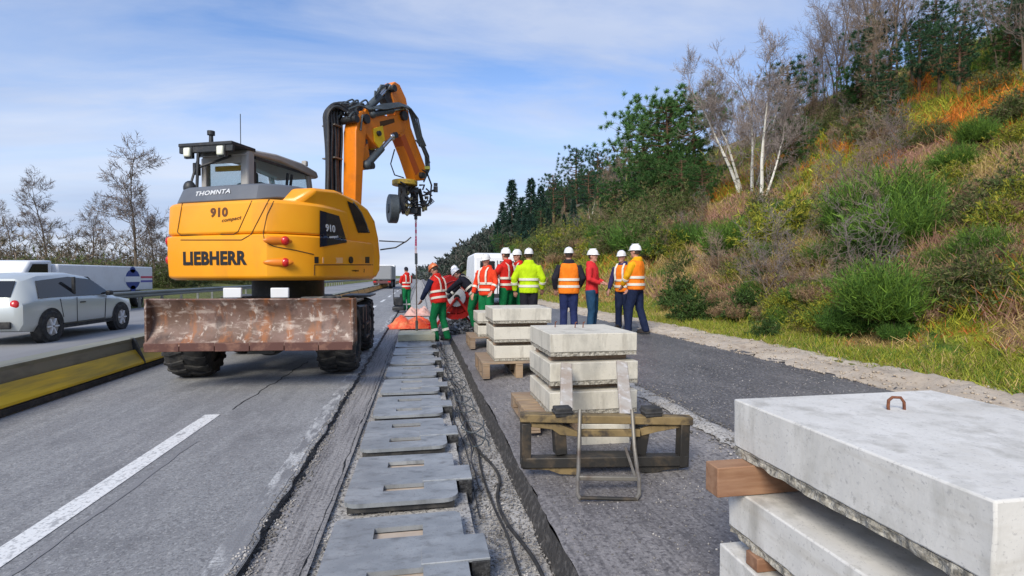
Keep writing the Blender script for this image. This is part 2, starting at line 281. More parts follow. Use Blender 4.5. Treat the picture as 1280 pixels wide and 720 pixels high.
M['band'] = nmat('reflective_band', (.75, .72, .62), .4, 0, [((20, 20, 20), 2, .5, .7, (.6, .5, .45), .5)]); M['bandor'] = nmat('orange_band', (.95, .45, .18), .5)
M['skin'] = nmat('skin', (.52, .27, .19), .6, 0, [((14, 14, 14), 3, .5, .7, (.45, .2, .14), .4)], coord='obj'); M['hair'] = nmat('dark_hair', (.04, .025, .016), .8)
M['helmet'] = nmat('white_helmet_shell', (.80, .80, .80), .35, coat=.3); M['helmor'] = nmat('orange_helmet_shell', (.75, .2, .06), .4, coat=.3); M['boot'] = nmat('dark_boot_leather', (.025, .02, .018), .6)
M['tarp'] = nmat('orange_tarpaulin', (.78, .10, .03), .55, 0, [((5, 5, 5), 3, .48, .66, (.80, .28, .10), .8), ((9, 9, 9), 3, .55, .7, (.32, .03, .015), .7)], [((14, 14, 14), .6, .03)])
M['sack'] = nmat('pinkish_white_sack', (.62, .38, .32), .7, 0, [((8, 8, 8), 3, .5, .66, (.55, .25, .2), .6)], [((12, 12, 12), .6, .03)])
M['cone'] = nmat('orange_cone_plastic', (.90, .18, .01), .45)
M['slabyel'] = nmat('yellowish_concrete', (.62, .58, .40), .85, 0, [((4, 4, 8), 4, .45, .65, (.45, .42, .28), .7)], [(30, .3, .004)])
M['cable'] = nmat('black_cable', (.022, .022, .024), .5, 0, [((2, 2, 2), 2, .5, .7, (.16, .15, .14), .6)])
# ------------------------------------------------------------ terrain
def nz(x, y, s, o=0): return mnoise.noise(Vector((x*s+o, y*s-o, o*.37)))
def sstep(a, b, x):
    t = max(0, min(1, (x-a)/(b-a))); return t*t*(3-2*t)
def bankz(x, y):
    u = x-6.05
    if u <= 0: return .20
    z = .22+.10*min(u, 1.0)
    if u > 1.0:
        v = u-1.0; top = 19.0+2.5*nz(y, 0, .05, 3)
        z += .66*min(v, top)-.10*sstep(0, 2, v)
        if v > top: z += .10*(v-top)
        z += (.75*nz(x, y, .17, 1)+.3*nz(x, y, .5, 2))*min(1, v/3)
    z += .05*nz(x, y, 1.4, 5)
    return z
def leftz(x, y):
    u = -12.4-x
    return -.05+.35*sstep(0, 3, u)+.09*min(max(u-2, 0), 14)+.25*nz(x, y, .2, 9)*min(1, max(u, 0)/4) if u > 0 else -.05
def roadz(x):
    return 0 if x < .72 else .05*(min(x, 5.2)-.72)
def G(x, y):
    if x >= 6.05: return bankz(x, y)
    if x <= -12.4: return leftz(x, y)
    if x > 5.75: return .20
    return -.55
def spaced(a, b, s0, g):
    o = [a]; s = s0
    while o[-1] < b: o.append(o[-1]+s); s *= g
    return o
xs = sorted(set([round(v, 3) for v in [-900, -500, -250, -140, -90, -70, -55, -45, -38, -32, -28, -25, -22, -20, -18, -16, -14.5, -13.2, -12.4, -12.3, -6, 0, 5.7, 5.8, 6.05]+[6.05+.22*i for i in range(1, 110)]+spaced(30.6, 900, .6, 1.25)]))
ys = [-60, -40, -25, -15, -8]+[-4+.26*i for i in range(220)]+spaced(53.5, 1500, .5, 1.06)
def patch(x, y, r=random.random):
    """colour of what grows at x, y"""
    u = x-6; n = nz(x, y, .35, 11)+.6*nz(x, y, .9, 12); n2 = nz(x, y, .22, 21)+.4*nz(x, y, 1.1, 22)
    grass = (.26, .29, .04); straw = (.50, .36, .15); pink = (.42, .24, .17); orange = (.66, .22, .03); green = (.10, .20, .03); ygreen = (.38, .38, .04); brown = (.22, .14, .08); rust = (.48, .15, .04)
    v = r()
    if u < 1.3+n*1.0: c = grass if v < .5 else (ygreen if v < .7 else (straw if v < .85 else green))
    elif y < 22 and u < 8.2+n*1.2 and n2 < .22: c = (pink if n > -.05 else straw) if v < .7 else (straw if v < .85 else (ygreen if v < .94 else green))
    elif y < 25 and 8.0 < u < 15+n*2 and n2 > -.32: c = (orange if n > -.05 else ygreen) if v < .6 else (rust if v < .72 else (green if v < .85 else ygreen))
    elif y < 30 and u > 14: c = (brown if n > 0 else green) if v < .6 else (ygreen if v < .8 else straw)
    elif n2 > .05: c = (ygreen if n > -.15 else straw) if v < .6 else (green if v < .8 else rust)
    else: c = (green if n > -.1 else brown) if v < .6 else (brown if v < .85 else ygreen)
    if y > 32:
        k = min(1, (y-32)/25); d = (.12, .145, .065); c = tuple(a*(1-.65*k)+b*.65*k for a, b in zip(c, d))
    return c
def build_ground():
    V = []; F = []; col = []
    nx = len(xs)
    rr = random.Random(3)
    for y in ys:
        for x in xs:
            V.append((x, y, G(x, y)))
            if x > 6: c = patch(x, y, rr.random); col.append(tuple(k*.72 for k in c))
            else:
                n = nz(x, y, .3, 4); col.append((.13+.05*n, .15+.05*n, .045))
    for j in range(len(ys)-1):
        for i in range(nx-1):
            a = j*nx+i; F.append((a, a+1, a+nx+1, a+nx))
    o = npmesh('ground', V, F, M['terrain'], col=np.array(col), smooth=True); tag(o, 'green and rust coloured roadside bank and level ground', None, None, 'structure')
build_ground()

def sheet(name, x0, x1, y0, y1, z, mat, nx=2, ny=2, zf=None, jl=0, jr=0, ystep=None, label=None):
    """a ground sheet; jl / jr: ragged edge amplitude"""
    Y = [y0+(y1-y0)*j/ny for j in range(ny+1)] if ystep is None else ystep
    V = []; F = []
    for j, y in enumerate(Y):
        l = x0+(jl*(nz(x0, y, 3.1, 7)+.6*nz(x0, y, 11, 8)) if jl else 0); r = x1+(jr*(nz(x1, y, 3.1, 9)+.6*nz(x1, y, 11, 6)) if jr else 0)
        for i in range(nx+1):
            x = l+(r-l)*i/nx; V.append((x, y, z+(zf(x, y) if zf else 0)))
    for j in range(len(Y)-1):
        for i in range(nx): a = j*(nx+1)+i; F.append((a, a+1, a+nx+2, a+nx+1))
    o = npmesh(name, V, F, mat); tag(o, label, None, None, 'structure'); return o
YS = [round(-4+.07*i, 3) for i in range(330)]+spaced(19.2, 420, .2, 1.05)
YC = spaced(-6, 420, .6, 1.05)
XL1, XL2, XW = -.86, -.56, .72
sheet('road', -4.6, XL1, 0, 0, 0, M['asphalt'], 3, jr=.03, ystep=YS, label='worn grey carriageway the excavator stands on')
sheet('road_base', -12.4, 5.8, -20, 420, -.30, M['bed'], 1, 1)
sheet('opposite_road', -12.2, -4.6, -20, 420, .0, M['asphalt_far'], 2, 1, label='opposite carriageway beyond the low barrier')
sheet('milled_strip', XL1-.09, XL2+.02, 0, 0, -.035, M['milled'], 4, ystep=YS, zf=lambda x, y: .006*nz(x, y, 9, 1))
sheet('trench_bed', XL2-.05, .30, 0, 0, -.062, M['bed'], 8, ystep=YS, zf=lambda x, y: .012*nz(x, y, 4, 2)+.006*nz(x, y, 15, 3))
def wall_sheet(name, x0, z0, x1, z1, amp, mat):
    V = []; F = []; n = 5
    for y in YS:
        for i in range(n+1):
            t = i/n; j = amp*(nz(y, t*3, 5, 3)+.7*nz(y, t*5, 17, 4)) if 0 < t else amp*(nz(x0, y, 3.1, 9)+.6*nz(x0, y, 11, 6))
            V.append((x0+(x1-x0)*t+j, y, z0+(z1-z0)*t))
    for j in range(len(YS)-1):
        for i in range(n): a = j*(n+1)+i; F.append((a, a+1, a+n+2, a+n+1))
    tag(npmesh(name, V, F, mat), None, None, None, 'structure')
wall_sheet('cut_edge_road', XL1-.004, .002, XL1+.035, -.05, .03, M['black'])
wall_sheet('cut_edge_trench', XL2-.01, -.03, XL2+.012, -.08, .018, M['black'])
sheet('cable_trench_floor', .27, XW+.05, 0, 0, -.150, M['bed'], 8, ystep=YS, zf=lambda x, y: .02*nz(x, y, 3, 4)+.012*nz(x, y, 11, 5))
wall_sheet('trench_left_face', .30, -.06, .29, -.18, .012, M['bed'])
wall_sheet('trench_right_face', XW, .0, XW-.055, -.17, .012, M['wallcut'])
sheet('site_road', XW, 2.50, 0, 0, 0, M['milled_mid'], 4, ystep=YS, zf=lambda x, y: roadz(x), jl=.022, label='milled pale lane where the slab stacks stand')
sheet('site_road_dark', 2.32, 5.10, 0, 0, -.02, M['milled_dark'], 6, ystep=YS, zf=lambda x, y: roadz(x)+.006*nz(x, y, 2, 7), label='dark milled lane toward the bank')
# sandy, lumpy verge
def verge_z(x, y):
    t = (x-4.85)/1.35; e = sin(pi*max(0, min(1, t)))**.6
    return .17+e*(.07+.07*nz(x, y, 2.2, 3)+.05*nz(x, y, 6, 2)+.03*nz(x, y, 15, 2))-(.08 if t < .01 or t > .99 else 0)
sheet('verge', 4.85, 6.20, 0, 0, 0, M['sandy'], 18, ystep=[round(-4+.09*i, 3) for i in range(290)]+spaced(22.2, 420, .3, 1.06), zf=verge_z, jl=.2, jr=.2, label='sandy spoil along the foot of the bank')
# ridge of broken asphalt between the two lanes
sheet('asphalt_ridge', 2.34, 2.56, 0, 0, 0, M['bed'], 6, ystep=[round(-4+.06*i, 3) for i in range(380)], zf=lambda x, y: roadz(x)+.004+max(0, .045*sin(pi*max(0, min(1, (x-2.34)/.22)))*(.6+nz(x, y, 5, 3)+.6*nz(x, y, 13, 2))), jl=.05, jr=.05)
# painted marks
def dash(y0, y1, x=-2.79, w_=.15):
    sheet('lane_dash', x-w_/2, x+w_/2, y0, y1, .004, M['white_line'], 1, 12, label='white painted lane dash')
g0 = gp(277, 518); DX = g0.x-.08; DY = g0.y
for k in range(-1, 12):
    if k == 1 or k == 2: continue
    dash(DY-3.0+13*k*.5, DY+13*k*.5, DX)
M['ghost'] = nmat('scraped_line_paint', (.50, .50, .49), .8, 0, [((14, 3, 1), 5, .44, .56, (.20, .20, .205), 1.0), ((60, 60, 1), 2, .48, .62, (.13, .13, .13), .7), ((2, .7, 1), 3, .52, .62, (.20, .20, .205), .9)], [(90, .5, .006)])
sheet('scraped_line', XL1-.155, XL1-.035, 0, 0, .003, M['ghost'], 2, ystep=YS, jl=.03, jr=.025, label='scraped remains of the white edge line')
sheet('old_lane_mark', DX+.17, DX+.20, DY-3.0, DY-.9, .0035, M['asphalt_far'], 1, 40, jl=.02, jr=.02)
# crack in the carriageway
mb = MB(); V = []
for i in range(40):
    t = i/39; p = gp(290, 512).lerp(gp(385, 452), t); V.append(Vector((p.x+.05*nz(t*9, 1, 1.7, 2), p.y, 0)))
for a, b in zip(V, V[1:]): mb.bar(a+Vector((0, 0, -.001)), b+Vector((0, 0, -.001)), .012+.01*abs(nz(a.y, 0, 3)), .008)
tag(mb.build('road_crack', M['black'], smooth=0), None, None, None, 'structure')
# loose gravel (nobody could count it)
def stones(name, n, fn, mat, label, seed=1):
    rr = random.Random(seed); V = []; F = []
    base = [(1,0,0),(-1,0,0),(0,1,0),(0,-1,0),(0,0,1),(0,0,-1)]; fc = [(0,2,4),(2,1,4),(1,3,4),(3,0,4),(2,0,5),(1,2,5),(3,1,5),(0,3,5)]
    for i in range(n):
        x, y, z, s = fn(rr); o = len(V); a = rr.uniform(0, 6.28); ca, sa = cos(a), sin(a)
        for b in base:
            q = s*rr.uniform(.6, 1.25); X = b[0]*q; Y = b[1]*q*.8; V.append((x+X*ca-Y*sa, y+X*sa+Y*ca, z+b[2]*q*.7))
        F += [(a_+o, b_+o, c_+o) for a_, b_, c_ in fc]
    return tag(npmesh(name, V, F, mat), label, None, None, 'stuff')
def f1(r):
    y = 1.2+abs(r.gauss(0, 1))*4.5; return (r.uniform(.32, .70), y, -.138+.012*r.random(), r.uniform(.003, .013))
def f2(r):
    y = 1.0+abs(r.gauss(0, 1))*4; x = XL1+.02+r.gauss(0, .035); return (x, y, (.003 if x < XL1 else -.03), r.uniform(.003, .013))
def f3(r):
    y = 1.0+abs(r.gauss(0, 1))*4; return (r.choice((r.uniform(XL2, .3), XL2+r.gauss(0, .03))), y, -.052, r.uniform(.003, .010))
def f4(r):
    y = 1.0+abs(r.gauss(0, 1))*5; x = r.uniform(.75, 5); return (x, y, roadz(x)+.002-(.02 if x > 2.4 else 0), r.uniform(.003, .011))
def f5(r):
    y = 2+abs(r.gauss(0, 1))*9; x = min(6.1, max(4.9, r.gauss(5.15, .3))); return (x, y, verge_z(x, y)+.01, r.choice((r.uniform(.006, .016), r.uniform(.01, .032))))
def f6(r):
    y = 1+abs(r.gauss(0, 1))*5; x = r.gauss(2.46, .09); return (x, y, roadz(x)+.015, r.uniform(.006, .022))
stones('trench_gravel', 5200, f1, M['stone'], 'loose gravel lying among the cables in the trench', 1)
stones('edge_gravel', 2600, f2, M['stone'], 'black crumbs along the cut asphalt edge', 2)
stones('bed_gravel', 3200, f3, M['stone'], 'fine grit around the metal lids', 3)
stones('lane_grit', 6000, f4, M['stone'], 'grit scattered over the milled lanes', 4)
stones('verge_rubble', 1300, f5, M['sandy'], 'clods along the sandy verge', 5)
stones('ridge_rubble', 1800, f6, M['stone'], 'broken asphalt between the two milled lanes', 6)
def f7(r):
    t = r.random(); y = r.uniform(12.4, 14.8); x = r.uniform(.45, 1.55); h = .26*sin(pi*min(1, max(0, (x-.35)/1.25)))*(.5+.5*sin(pi*(y-12.2)/2.8)); return (x, y, -.05+h*r.random()+.03, r.uniform(.03, .085))
stones('spoil_heap', 1300, f7, M['rubble'], 'heap of black and grey rubble at the end of the trench', 7)

# ------------------------------------------------------------ ground cover
def blades(B, D, L, W, rs):
    """tapered quads. B base (N,3), D unit direction (N,3), L, W (N,)"""
    N = len(B); side = np.cross(D, rs.normal(size=(N, 3))); side /= np.linalg.norm(side, axis=1, keepdims=True)+1e-9
    a = B-side*W[:, None]/2; b = B+side*W[:, None]/2; top = B+D*L[:, None]; c = top+side*W[:, None]*.18; d = top-side*W[:, None]*.18
    V = np.stack([a, b, c, d], 1).reshape(-1, 3); F = np.arange(4*N).reshape(-1, 4); return V, F
def ground_cover():
    rs = np.random.RandomState(4); rr = random.Random(9); B = []; D = []; L = []; W = []; Cc = []
    n = 0
    while n < 34000:
        y = 1.5+rs.exponential(13.0); x = 6.0+min(rs.exponential(5.0), 26)*1.0
        if rs.rand() < .35: x = 6+rs.uniform(0, 20)
        if y > 75 or x > 29: continue
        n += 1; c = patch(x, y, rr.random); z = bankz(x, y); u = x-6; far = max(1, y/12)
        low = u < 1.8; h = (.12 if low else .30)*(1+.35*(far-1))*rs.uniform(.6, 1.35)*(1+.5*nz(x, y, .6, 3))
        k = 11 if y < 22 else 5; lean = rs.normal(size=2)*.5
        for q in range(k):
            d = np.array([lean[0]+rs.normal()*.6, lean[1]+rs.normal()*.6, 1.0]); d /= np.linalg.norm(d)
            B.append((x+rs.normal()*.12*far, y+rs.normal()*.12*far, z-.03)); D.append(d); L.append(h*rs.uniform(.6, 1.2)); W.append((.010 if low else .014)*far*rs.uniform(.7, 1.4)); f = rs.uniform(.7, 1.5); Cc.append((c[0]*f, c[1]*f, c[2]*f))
    B = np.array(B); D = np.array(D); V, F = blades(B, D, np.array(L), np.array(W), rs)
    o = npmesh('ground_cover', V, F, M['pine'], col=np.repeat(np.array(Cc), 4, 0)); tag(o, 'grass, dead bracken and low scrub covering the bank', None, None, 'stuff')
ground_cover()

# ------------------------------------------------------------ plants
def leafcloud(P, Dm, n, ln, wd, rs, cols, spread=1.0):
    """n blades around each centre P; Dm mean directions"""
    P = np.asarray(P); N = len(P)*n; B = np.repeat(P, n, 0); D = np.repeat(np.asarray(Dm), n, 0)+rs.normal(size=(N, 3))*spread
    D /= np.linalg.norm(D, axis=1, keepdims=True); V, F = blades(B, D, rs.uniform(.6, 1.3, N)*ln, rs.uniform(.6, 1.3, N)*wd, rs)
    ci = rs.randint(0, len(cols), N); cc = np.array(cols)[ci]*rs.uniform(.6, 1.4, N)[:, None]*np.repeat(rs.uniform(.75, 1.25, len(P)), n)[:, None]
    return V, F, np.repeat(cc, 4, 0)
def make_pine(name, h, seed, cols=((.11, .225, .065), (.16, .30, .085), (.07, .15, .05)), wide=.36, start=.3, n=48, ln=.27, wd=.036, label=None, group=None, dens=1.0, cat='pine tree', jit=.6):
    rs = np.random.RandomState(seed); root = empty(name, label=label, cat=cat, group=group); t = MB()
    bend = rs.normal(size=2)*.02*h; tp = [(bend[0]*(k/6)**2, bend[1]*(k/6)**2, h*k/6*.96) for k in range(7)]; t.tube(tp, [.024*h*(1-.13*k)+.01 for k in range(7)], 7)
    P = []; Dm = []; ang = 0
    for i in range(int(46*dens)):
        f = start+(1-start)*(i/(46*dens))**.9; z = h*f*.97; ang += 2.4+rs.normal()*.3
        L = h*wide*(sin(pi*min(1, .18+.8*(1-(f-start)/(1-start)))))**.8*rs.uniform(.55, 1.15)
        bx, by = bend*(f**2); rise = rs.uniform(.0, .45)
        pts = [Vector((bx, by, z))]
        for s in (.35, .7, 1.0): pts.append(Vector((bx+cos(ang)*L*s+rs.normal()*.06, by+sin(ang)*L*s+rs.normal()*.06, z+L*rise*s*s+rs.normal()*.05)))
        t.tube(pts, [.006*h+.01, .004*h+.008, .012, .008], 4)
        for s in np.linspace(.38, 1.05, 5):
            q = pts[0].lerp(pts[3], s); P.append((q.x+rs.normal()*jit*.5, q.y+rs.normal()*jit*.35, q.z+rs.normal()*jit*.22)); Dm.append((cos(ang)*.5, sin(ang)*.5, .55))
    V, F, c = leafcloud(P, Dm, n, ln, wd, rs, cols, .75)
    t.build('trunk', M['pinebark'], root, fix=False); npmesh('crown', V, F, M['pine'], root, col=c); return root
def make_spruce(name, h, seed, label=None, group=None, cols=((.03, .075, .055), (.045, .10, .07), (.02, .05, .04))):
    rs = np.random.RandomState(seed); root = empty(name, label=label, cat='spruce tree', group=group); t = MB(); t.tube([(0, 0, 0), (0, 0, h*.6), (0, 0, h)], [.018*h, .01*h, .01], 6)
    P = []; Dm = []
    for i in range(90):
        f = .12+.88*i/90; a = i*2.4+rs.normal()*.3; L = h*.22*(1-f)**.85*rs.uniform(.6, 1.15)+.12
        for s in np.linspace(.25, 1, 4):
            P.append((cos(a)*L*s, sin(a)*L*s, h*f-L*.28*s*s)); Dm.append((cos(a)*.8, sin(a)*.8, -.25))
    V, F, c = leafcloud(P, Dm, 16, .40, .085, rs, cols, .5)
    t.build('trunk', M['bark'], root, fix=False); npmesh('crown', V, F, M['pine'], root, col=c); return root
THR = [.014]
def grow(segs, tw, p, d, L, r, dep, rs, up=.12, wob=.18):
    """recursive limbs; segs: thick pieces, tw: twigs"""
    n = 4; pts = [p.copy()]; q = p.copy(); dd = d.copy()
    for i in range(n):
        dd = (dd+Vector(rs.normal(size=3))*wob+Vector((0, 0, up))).normalized(); q = q+dd*(L/n); pts.append(q.copy())
        if dep > 0 and i >= 1:
            for _ in range(2 if dep < 3 else 1):
                sd_ = (dd+Vector(rs.normal(size=3))*.75).normalized(); grow(segs, tw, q, sd_, L*rs.uniform(.45, .72), r*(.55-.06*i), dep-1, rs, up, wob)
    (segs if r > THR[0] else tw).append((pts, r))
    if dep > 0: grow(segs, tw, q, dd, L*.7, r*.5, dep-1, rs, up, wob)
def make_bare(name, h, seed, stems, barkm, twigm, label=None, group=None, dep=4, r0=None, cat='bare tree', up=.12, wob=.18, twr=1.0, L0=.5):
    rs = np.random.RandomState(seed); root = empty(name, label=label, cat=cat, group=group); segs = []; tw = []
    for (x, y, dx, dy, f) in stems:
        r = (r0 or .02*h)*f; hh = h*f; pts = [Vector((x, y, -.1))]; d = Vector((dx, dy, 1)).normalized(); q = pts[0].copy(); m = 7
        for i in range(m):
            d = (d+Vector(rs.normal(size=3))*.05+Vector((0, 0, .03))).normalized(); q = q+d*(hh*.75/m); pts.append(q.copy())
            if i >= 2:
                for _ in range(2): sd_ = (d+Vector(rs.normal(size=3))*.55).normalized(); grow(segs, tw, q, sd_, hh*L0*.5*(1-.07*i), r*.36*(1-.08*i), dep-2, rs, up, wob)
        segs.append((pts, r)); grow(segs, tw, q, d, hh*.22, r*.38, dep-1, rs, up, wob)
    t = MB(); c = MB()
    for pts, r in segs: t.tube(pts, [r*(1-.1*k) for k in range(len(pts))], 6 if r > .04 else 4, cap=False)
    for pts, r in tw: rr_ = max(r, .0065*twr); c.tube(pts, [rr_*(1-.15*k) for k in range(len(pts))], 3, cap=False)
    t.build('trunk', barkm, root, fix=False); c.build('crown', twigm, root, fix=False, smooth=0); return root
def make_bush(name, h, wdt, seed, cols, label=None, group=None, mode='broom', n=900, cat='bush', parts=True):
    rs = np.random.RandomState(seed)
    if mode == 'broom':      # many thin upright stems
        n = int(n*1.5); ko = rs.uniform(-1, 1, (5, 2))*wdt*.30; kh = rs.uniform(.5, 1.05, 5); kk = rs.randint(0, 5, n)
        a = rs.uniform(0, 6.28, n); r = np.sqrt(rs.rand(n))*wdt*.28; B = np.stack([cos_(a)*r*.6+ko[kk, 0], sin_(a)*r*.6+ko[kk, 1], np.zeros(n)], 1); lean = r/(wdt*.28)*.6
        D = np.stack([cos_(a)*lean, sin_(a)*lean, np.ones(n)], 1)+rs.normal(size=(n, 3))*.2; D /= np.linalg.norm(D, axis=1, keepdims=True)
        L = h*kh[kk]*rs.uniform(.45, 1.1, n)*(1-.25*lean); P = []; Dm = []
        for k in (.3, .45, .6, .75, .9): P.append(B+D*(L*k)[:, None]); Dm.append(D)
        P = np.concatenate(P); Dm = np.concatenate(Dm); V, F, c = leafcloud(P, Dm, 3, .12*h, .015*max(1, h*.6), rs, cols, .5)
    else:                    # dense rounded, uneven
        k = n//4; u = rs.normal(size=(k, 3)); u /= np.linalg.norm(u, axis=1, keepdims=True); u[:, 2] = np.abs(u[:, 2])
        lump = 1+.38*np.sin(u[:, 0]*5+seed)*np.cos(u[:, 1]*4+seed*2)+.22*np.sin(u[:, 2]*9+u[:, 0]*7)+rs.normal(size=k)*.16
        P = u*lump[:, None]*rs.uniform(.55, 1, k)[:, None]*np.array([wdt/2, wdt/2, h*.92]); V, F, c = leafcloud(P, u, 8, .12*h, .030*max(1, h*.7), rs, cols, .8)
    root = empty(name, label=label, cat=cat, group=group); st = MB()
    for i in range(9):
        a = i*.7; st.tube([(0, 0, -.1), (cos(a)*wdt*.14, sin(a)*wdt*.14, h*.35), (cos(a)*wdt*.3, sin(a)*wdt*.3, h*.72)], [.02, .012, .005], 4)
    st.build('stem', M['bark'], root, fix=False); npmesh('foliage', V, F, M['pine'], root, col=c); return root
cos_, sin_ = np.cos, np.sin
def hit(px, py, tmax=160):
    """where the line of sight of a point of the photo meets the bank"""
    r = ray(px, py); o = Vector((0, 0, HC)); t = 4
    while t < tmax:
        p = o+r*t
        if p.x > 6.05 and p.z < bankz(p.x, p.y): return p
        if p.x < -12.4 and p.z < leftz(p.x, p.y): return p
        t += .12
    return None
def plant(proto, px, py, scale=1, rz=None, label=None, group=None, first=False, tmax=160, dz=-.1, fall=(60, 60)):
    p = hit(px, py, tmax)
    if p is None: p = o_ = Vector((fall[0], fall[1], bankz(*fall)))
    z = G(p.x, p.y)+dz; rz = random.uniform(0, 6.28) if rz is None else rz
    if first: proto.location = (p.x, p.y, z); proto.rotation_euler = (0, 0, rz); proto.scale = (scale,)*3; proto['label'] = label or proto['label']; return proto
    return copy_tree(proto, (p.x, p.y, z), rz, scale, label, group)
def depth_of(p): return (Vector(p)-Vector((0, 0, HC))).dot(_F)
def fit(proto, hproto, px, ybase, ytop, **k):
    """scale the copy so it is as tall as in the photo"""
    p = hit(px, ybase); 
    if p is None: p = Vector((30, 60, bankz(30, 60)))
    d = depth_of(p); h = (ybase-ytop)*d/FPX
    return plant(proto, px, ybase, h/hproto, **k)
# ------------------------------------------------------------ vegetation, placed
brC = ((.13, .24, .04), (.20, .33, .045), (.08, .16, .03)); goC = ((.32, .33, .04), (.44, .40, .05), (.14, .21, .04)); dkC = ((.065, .12, .03), (.09, .16, .04), (.045, .08, .022))
olC = ((.13, .18, .05), (.09, .14, .04), (.22, .21, .08), (.20, .15, .09))
broomA = make_bush('broom_bush', 1.5, 1.8, 1, brC, 'tall bright green broom bush right of the orange bracken slope', 'green broom bushes on the bank', 'broom', 1100)
broomB = make_bush('broom_bush', 1.3, 2.2, 2, ((.10, .21, .04), (.15, .28, .045), (.065, .14, .03)), 'green broom bush', 'green broom bushes on the bank', 'broom', 900)
gorseA = make_bush('gorse_bush', 1.2, 2.0, 3, goC, 'yellow green gorse bush', 'yellow gorse bushes under the birches', 'round', 3200)
darkA = make_bush('evergreen_shrub', 1.2, 1.6, 4, dkC, 'dark green rounded shrub', 'dark shrubs on the lower bank', 'round', 3000)
oliveA = make_bush('scrub_bush', 1.6, 2.6, 5, olC, 'dull olive scrub bush', 'olive scrub along the middle of the bank', 'round', 3200)
bareB = make_bush('dry_bush', 1.0, 2.4, 6, ((.42, .24, .17), (.34, .20, .14), (.50, .36, .20), (.45, .38, .16), (.28, .16, .12)), 'pinkish brown dry bush', 'dry brown brambles on the lower bank', 'broom', 900)
def P1(proto, h, px, yb, yt, lab, **k): return fit(proto, h, px, yb, yt, label=lab, **k)
P1(broomA, 1.5, 1074, 296, 200, 'tall bright green broom bush right of the orange bracken slope', first=True)
P1(broomA, 1.5, 1106, 318, 232, 'broom bush beside the tall bright green one, at the right of the bank')
P1(broomB, 1.3, 1050, 332, 288, 'small green broom bush below the tall broom', first=True)
P1(broomA, 1.5, 914, 322, 266, 'broad green broom bush just below the birch clump')
P1(broomB, 1.3, 800, 316, 262, 'green broom bush above the helmet of the person in the amber jacket')
P1(broomB, 1.3, 842, 306, 256, 'green broom bush between the pine and the birch clump')
P1(broomB, 1.3, 762, 300, 268, 'green broom bush above the person in the coral jacket')
P1(gorseA, 1.2, 985, 304, 246, 'yellow green gorse bush right below the birch clump', first=True)
P1(gorseA, 1.2, 950, 292, 258, 'small yellow gorse bush at the foot of the birches')
P1(gorseA, 1.2, 1010, 288, 250, 'gorse bush between the birches and the orange slope')
P1(darkA, 1.2, 1088, 340, 286, 'dark green shrub at the right below the tall broom', first=True)
P1(darkA, 1.2, 932, 392, 356, 'small dark green shrub in the pink brown bracken')
P1(darkA, 1.2, 958, 420, 392, 'dark tuft shrub at the grassy foot of the bank')
P1(darkA, 1.2, 866, 400, 358, 'dark green shrub near the sandy verge behind the amber jacket')
P1(darkA, 1.2, 852, 378, 340, 'dark green shrub above the one near the verge')
P1(darkA, 1.2, 854, 344, 318, 'small dark green shrub halfway up the bank')
P1(broomB, 1.3, 1078, 418, 366, 'spiky dark green broom at the foot of the bank on the right')
P1(broomA, 1.5, 1122, 400, 310, 'green broom bush low at the right edge of the bank')
rr = random.Random(21)
for i in range(44):
    px = rr.uniform(868, 1125); py = rr.uniform(330, 398)
    p = hit(px, py)
    if p: plant(bareB, px, py, rr.uniform(.22, .55), group='dry brown brambles on the lower bank', label='pinkish brown dry bramble clump on the lower bank', first=(i == 0))
for i in range(120):
    px = rr.uniform(640, 875); t = (px-560)/320; py = 338-rr.uniform(.12, .62)*t*150
    p = hit(px, py)
    if p and p.y < 120: plant(rr.choice((oliveA, oliveA, broomB, bareB, gorseA)), px, py, rr.uniform(.35, .8)*(1+p.y/60), group='scrub along the middle of the bank', label='green scrub bush on the middle of the bank', first=False)
for i in range(110):      # small green and yellow clumps tangled through the near slope
    px = rr.uniform(826, 1125); py = rr.uniform(256, 380+(px-826)*.16)
    plant(rr.choice((broomB, gorseA, darkA, oliveA, broomA)), px, py, rr.uniform(.16, .48), group='small shrubs tangled through the near slope', label='small green shrub among the dry grass of the near slope')
for i in range(60):
    px = rr.uniform(960, 1125); py = rr.uniform(128, 178)
    p = hit(px, py)
    if p: plant(rr.choice((oliveA, bareB)), px, py, rr.uniform(.35, .7), group='scrub on the upper bank', label='olive brown scrub bush high on the bank')
for i in range(40):
    px = rr.uniform(1130, 1290); py = rr.uniform(110, 400)
    p = hit(px, py)
    if p: plant(rr.choice((oliveA, broomA, bareB, gorseA)), px, py, rr.uniform(.25, .55), group='bushes at the right end of the bank', label='bush at the right end of the bank')
p = hit(700, 300); oliveA.location = p; oliveA['label'] = 'olive scrub bush above the person in the orange vest'; oliveA['group'] = 'olive scrub along the middle of the bank'

pineA = make_pine('pine_tree', 7, 11, label='broad bright green pine right of the far conifers', start=.12, wide=.42, dens=1.5, n=62)
pineB = make_pine('pine_tree', 8, 12, cols=((.05, .12, .06), (.075, .16, .07), (.035, .085, .045)), label='dark pine', start=.25, wide=.28, n=44)
pineC = make_pine('pine_tree', 6, 13, cols=((.07, .16, .045), (.10, .21, .055), (.05, .12, .035)), label='low round green pine', start=.05, wide=.5, dens=1.4, n=58)
spA = make_spruce('spruce_tree', 9, 14, 'leftmost dark spruce on the far bank', 'dark spruces on the far bank')
G1 = 'pines on the bank'
P1(pineA, 7, 836, 258, 124, 'broad bright green pine left of the birch clump', first=True)
P1(pineC, 6, 852, 262, 196, 'low round green pine directly left of the birch clump', first=True)
P1(pineA, 7, 806, 266, 138, 'upright bright green pine left of the broadest pine')
P1(pineA, 7, 868, 235, 118, 'green pine just behind the left birch stems')
P1(pineC, 6, 822, 266, 190, 'low round green pine under the two broad pines')
P1(pineC, 6, 878, 262, 205, 'lowest round green pine at the left birch stem')
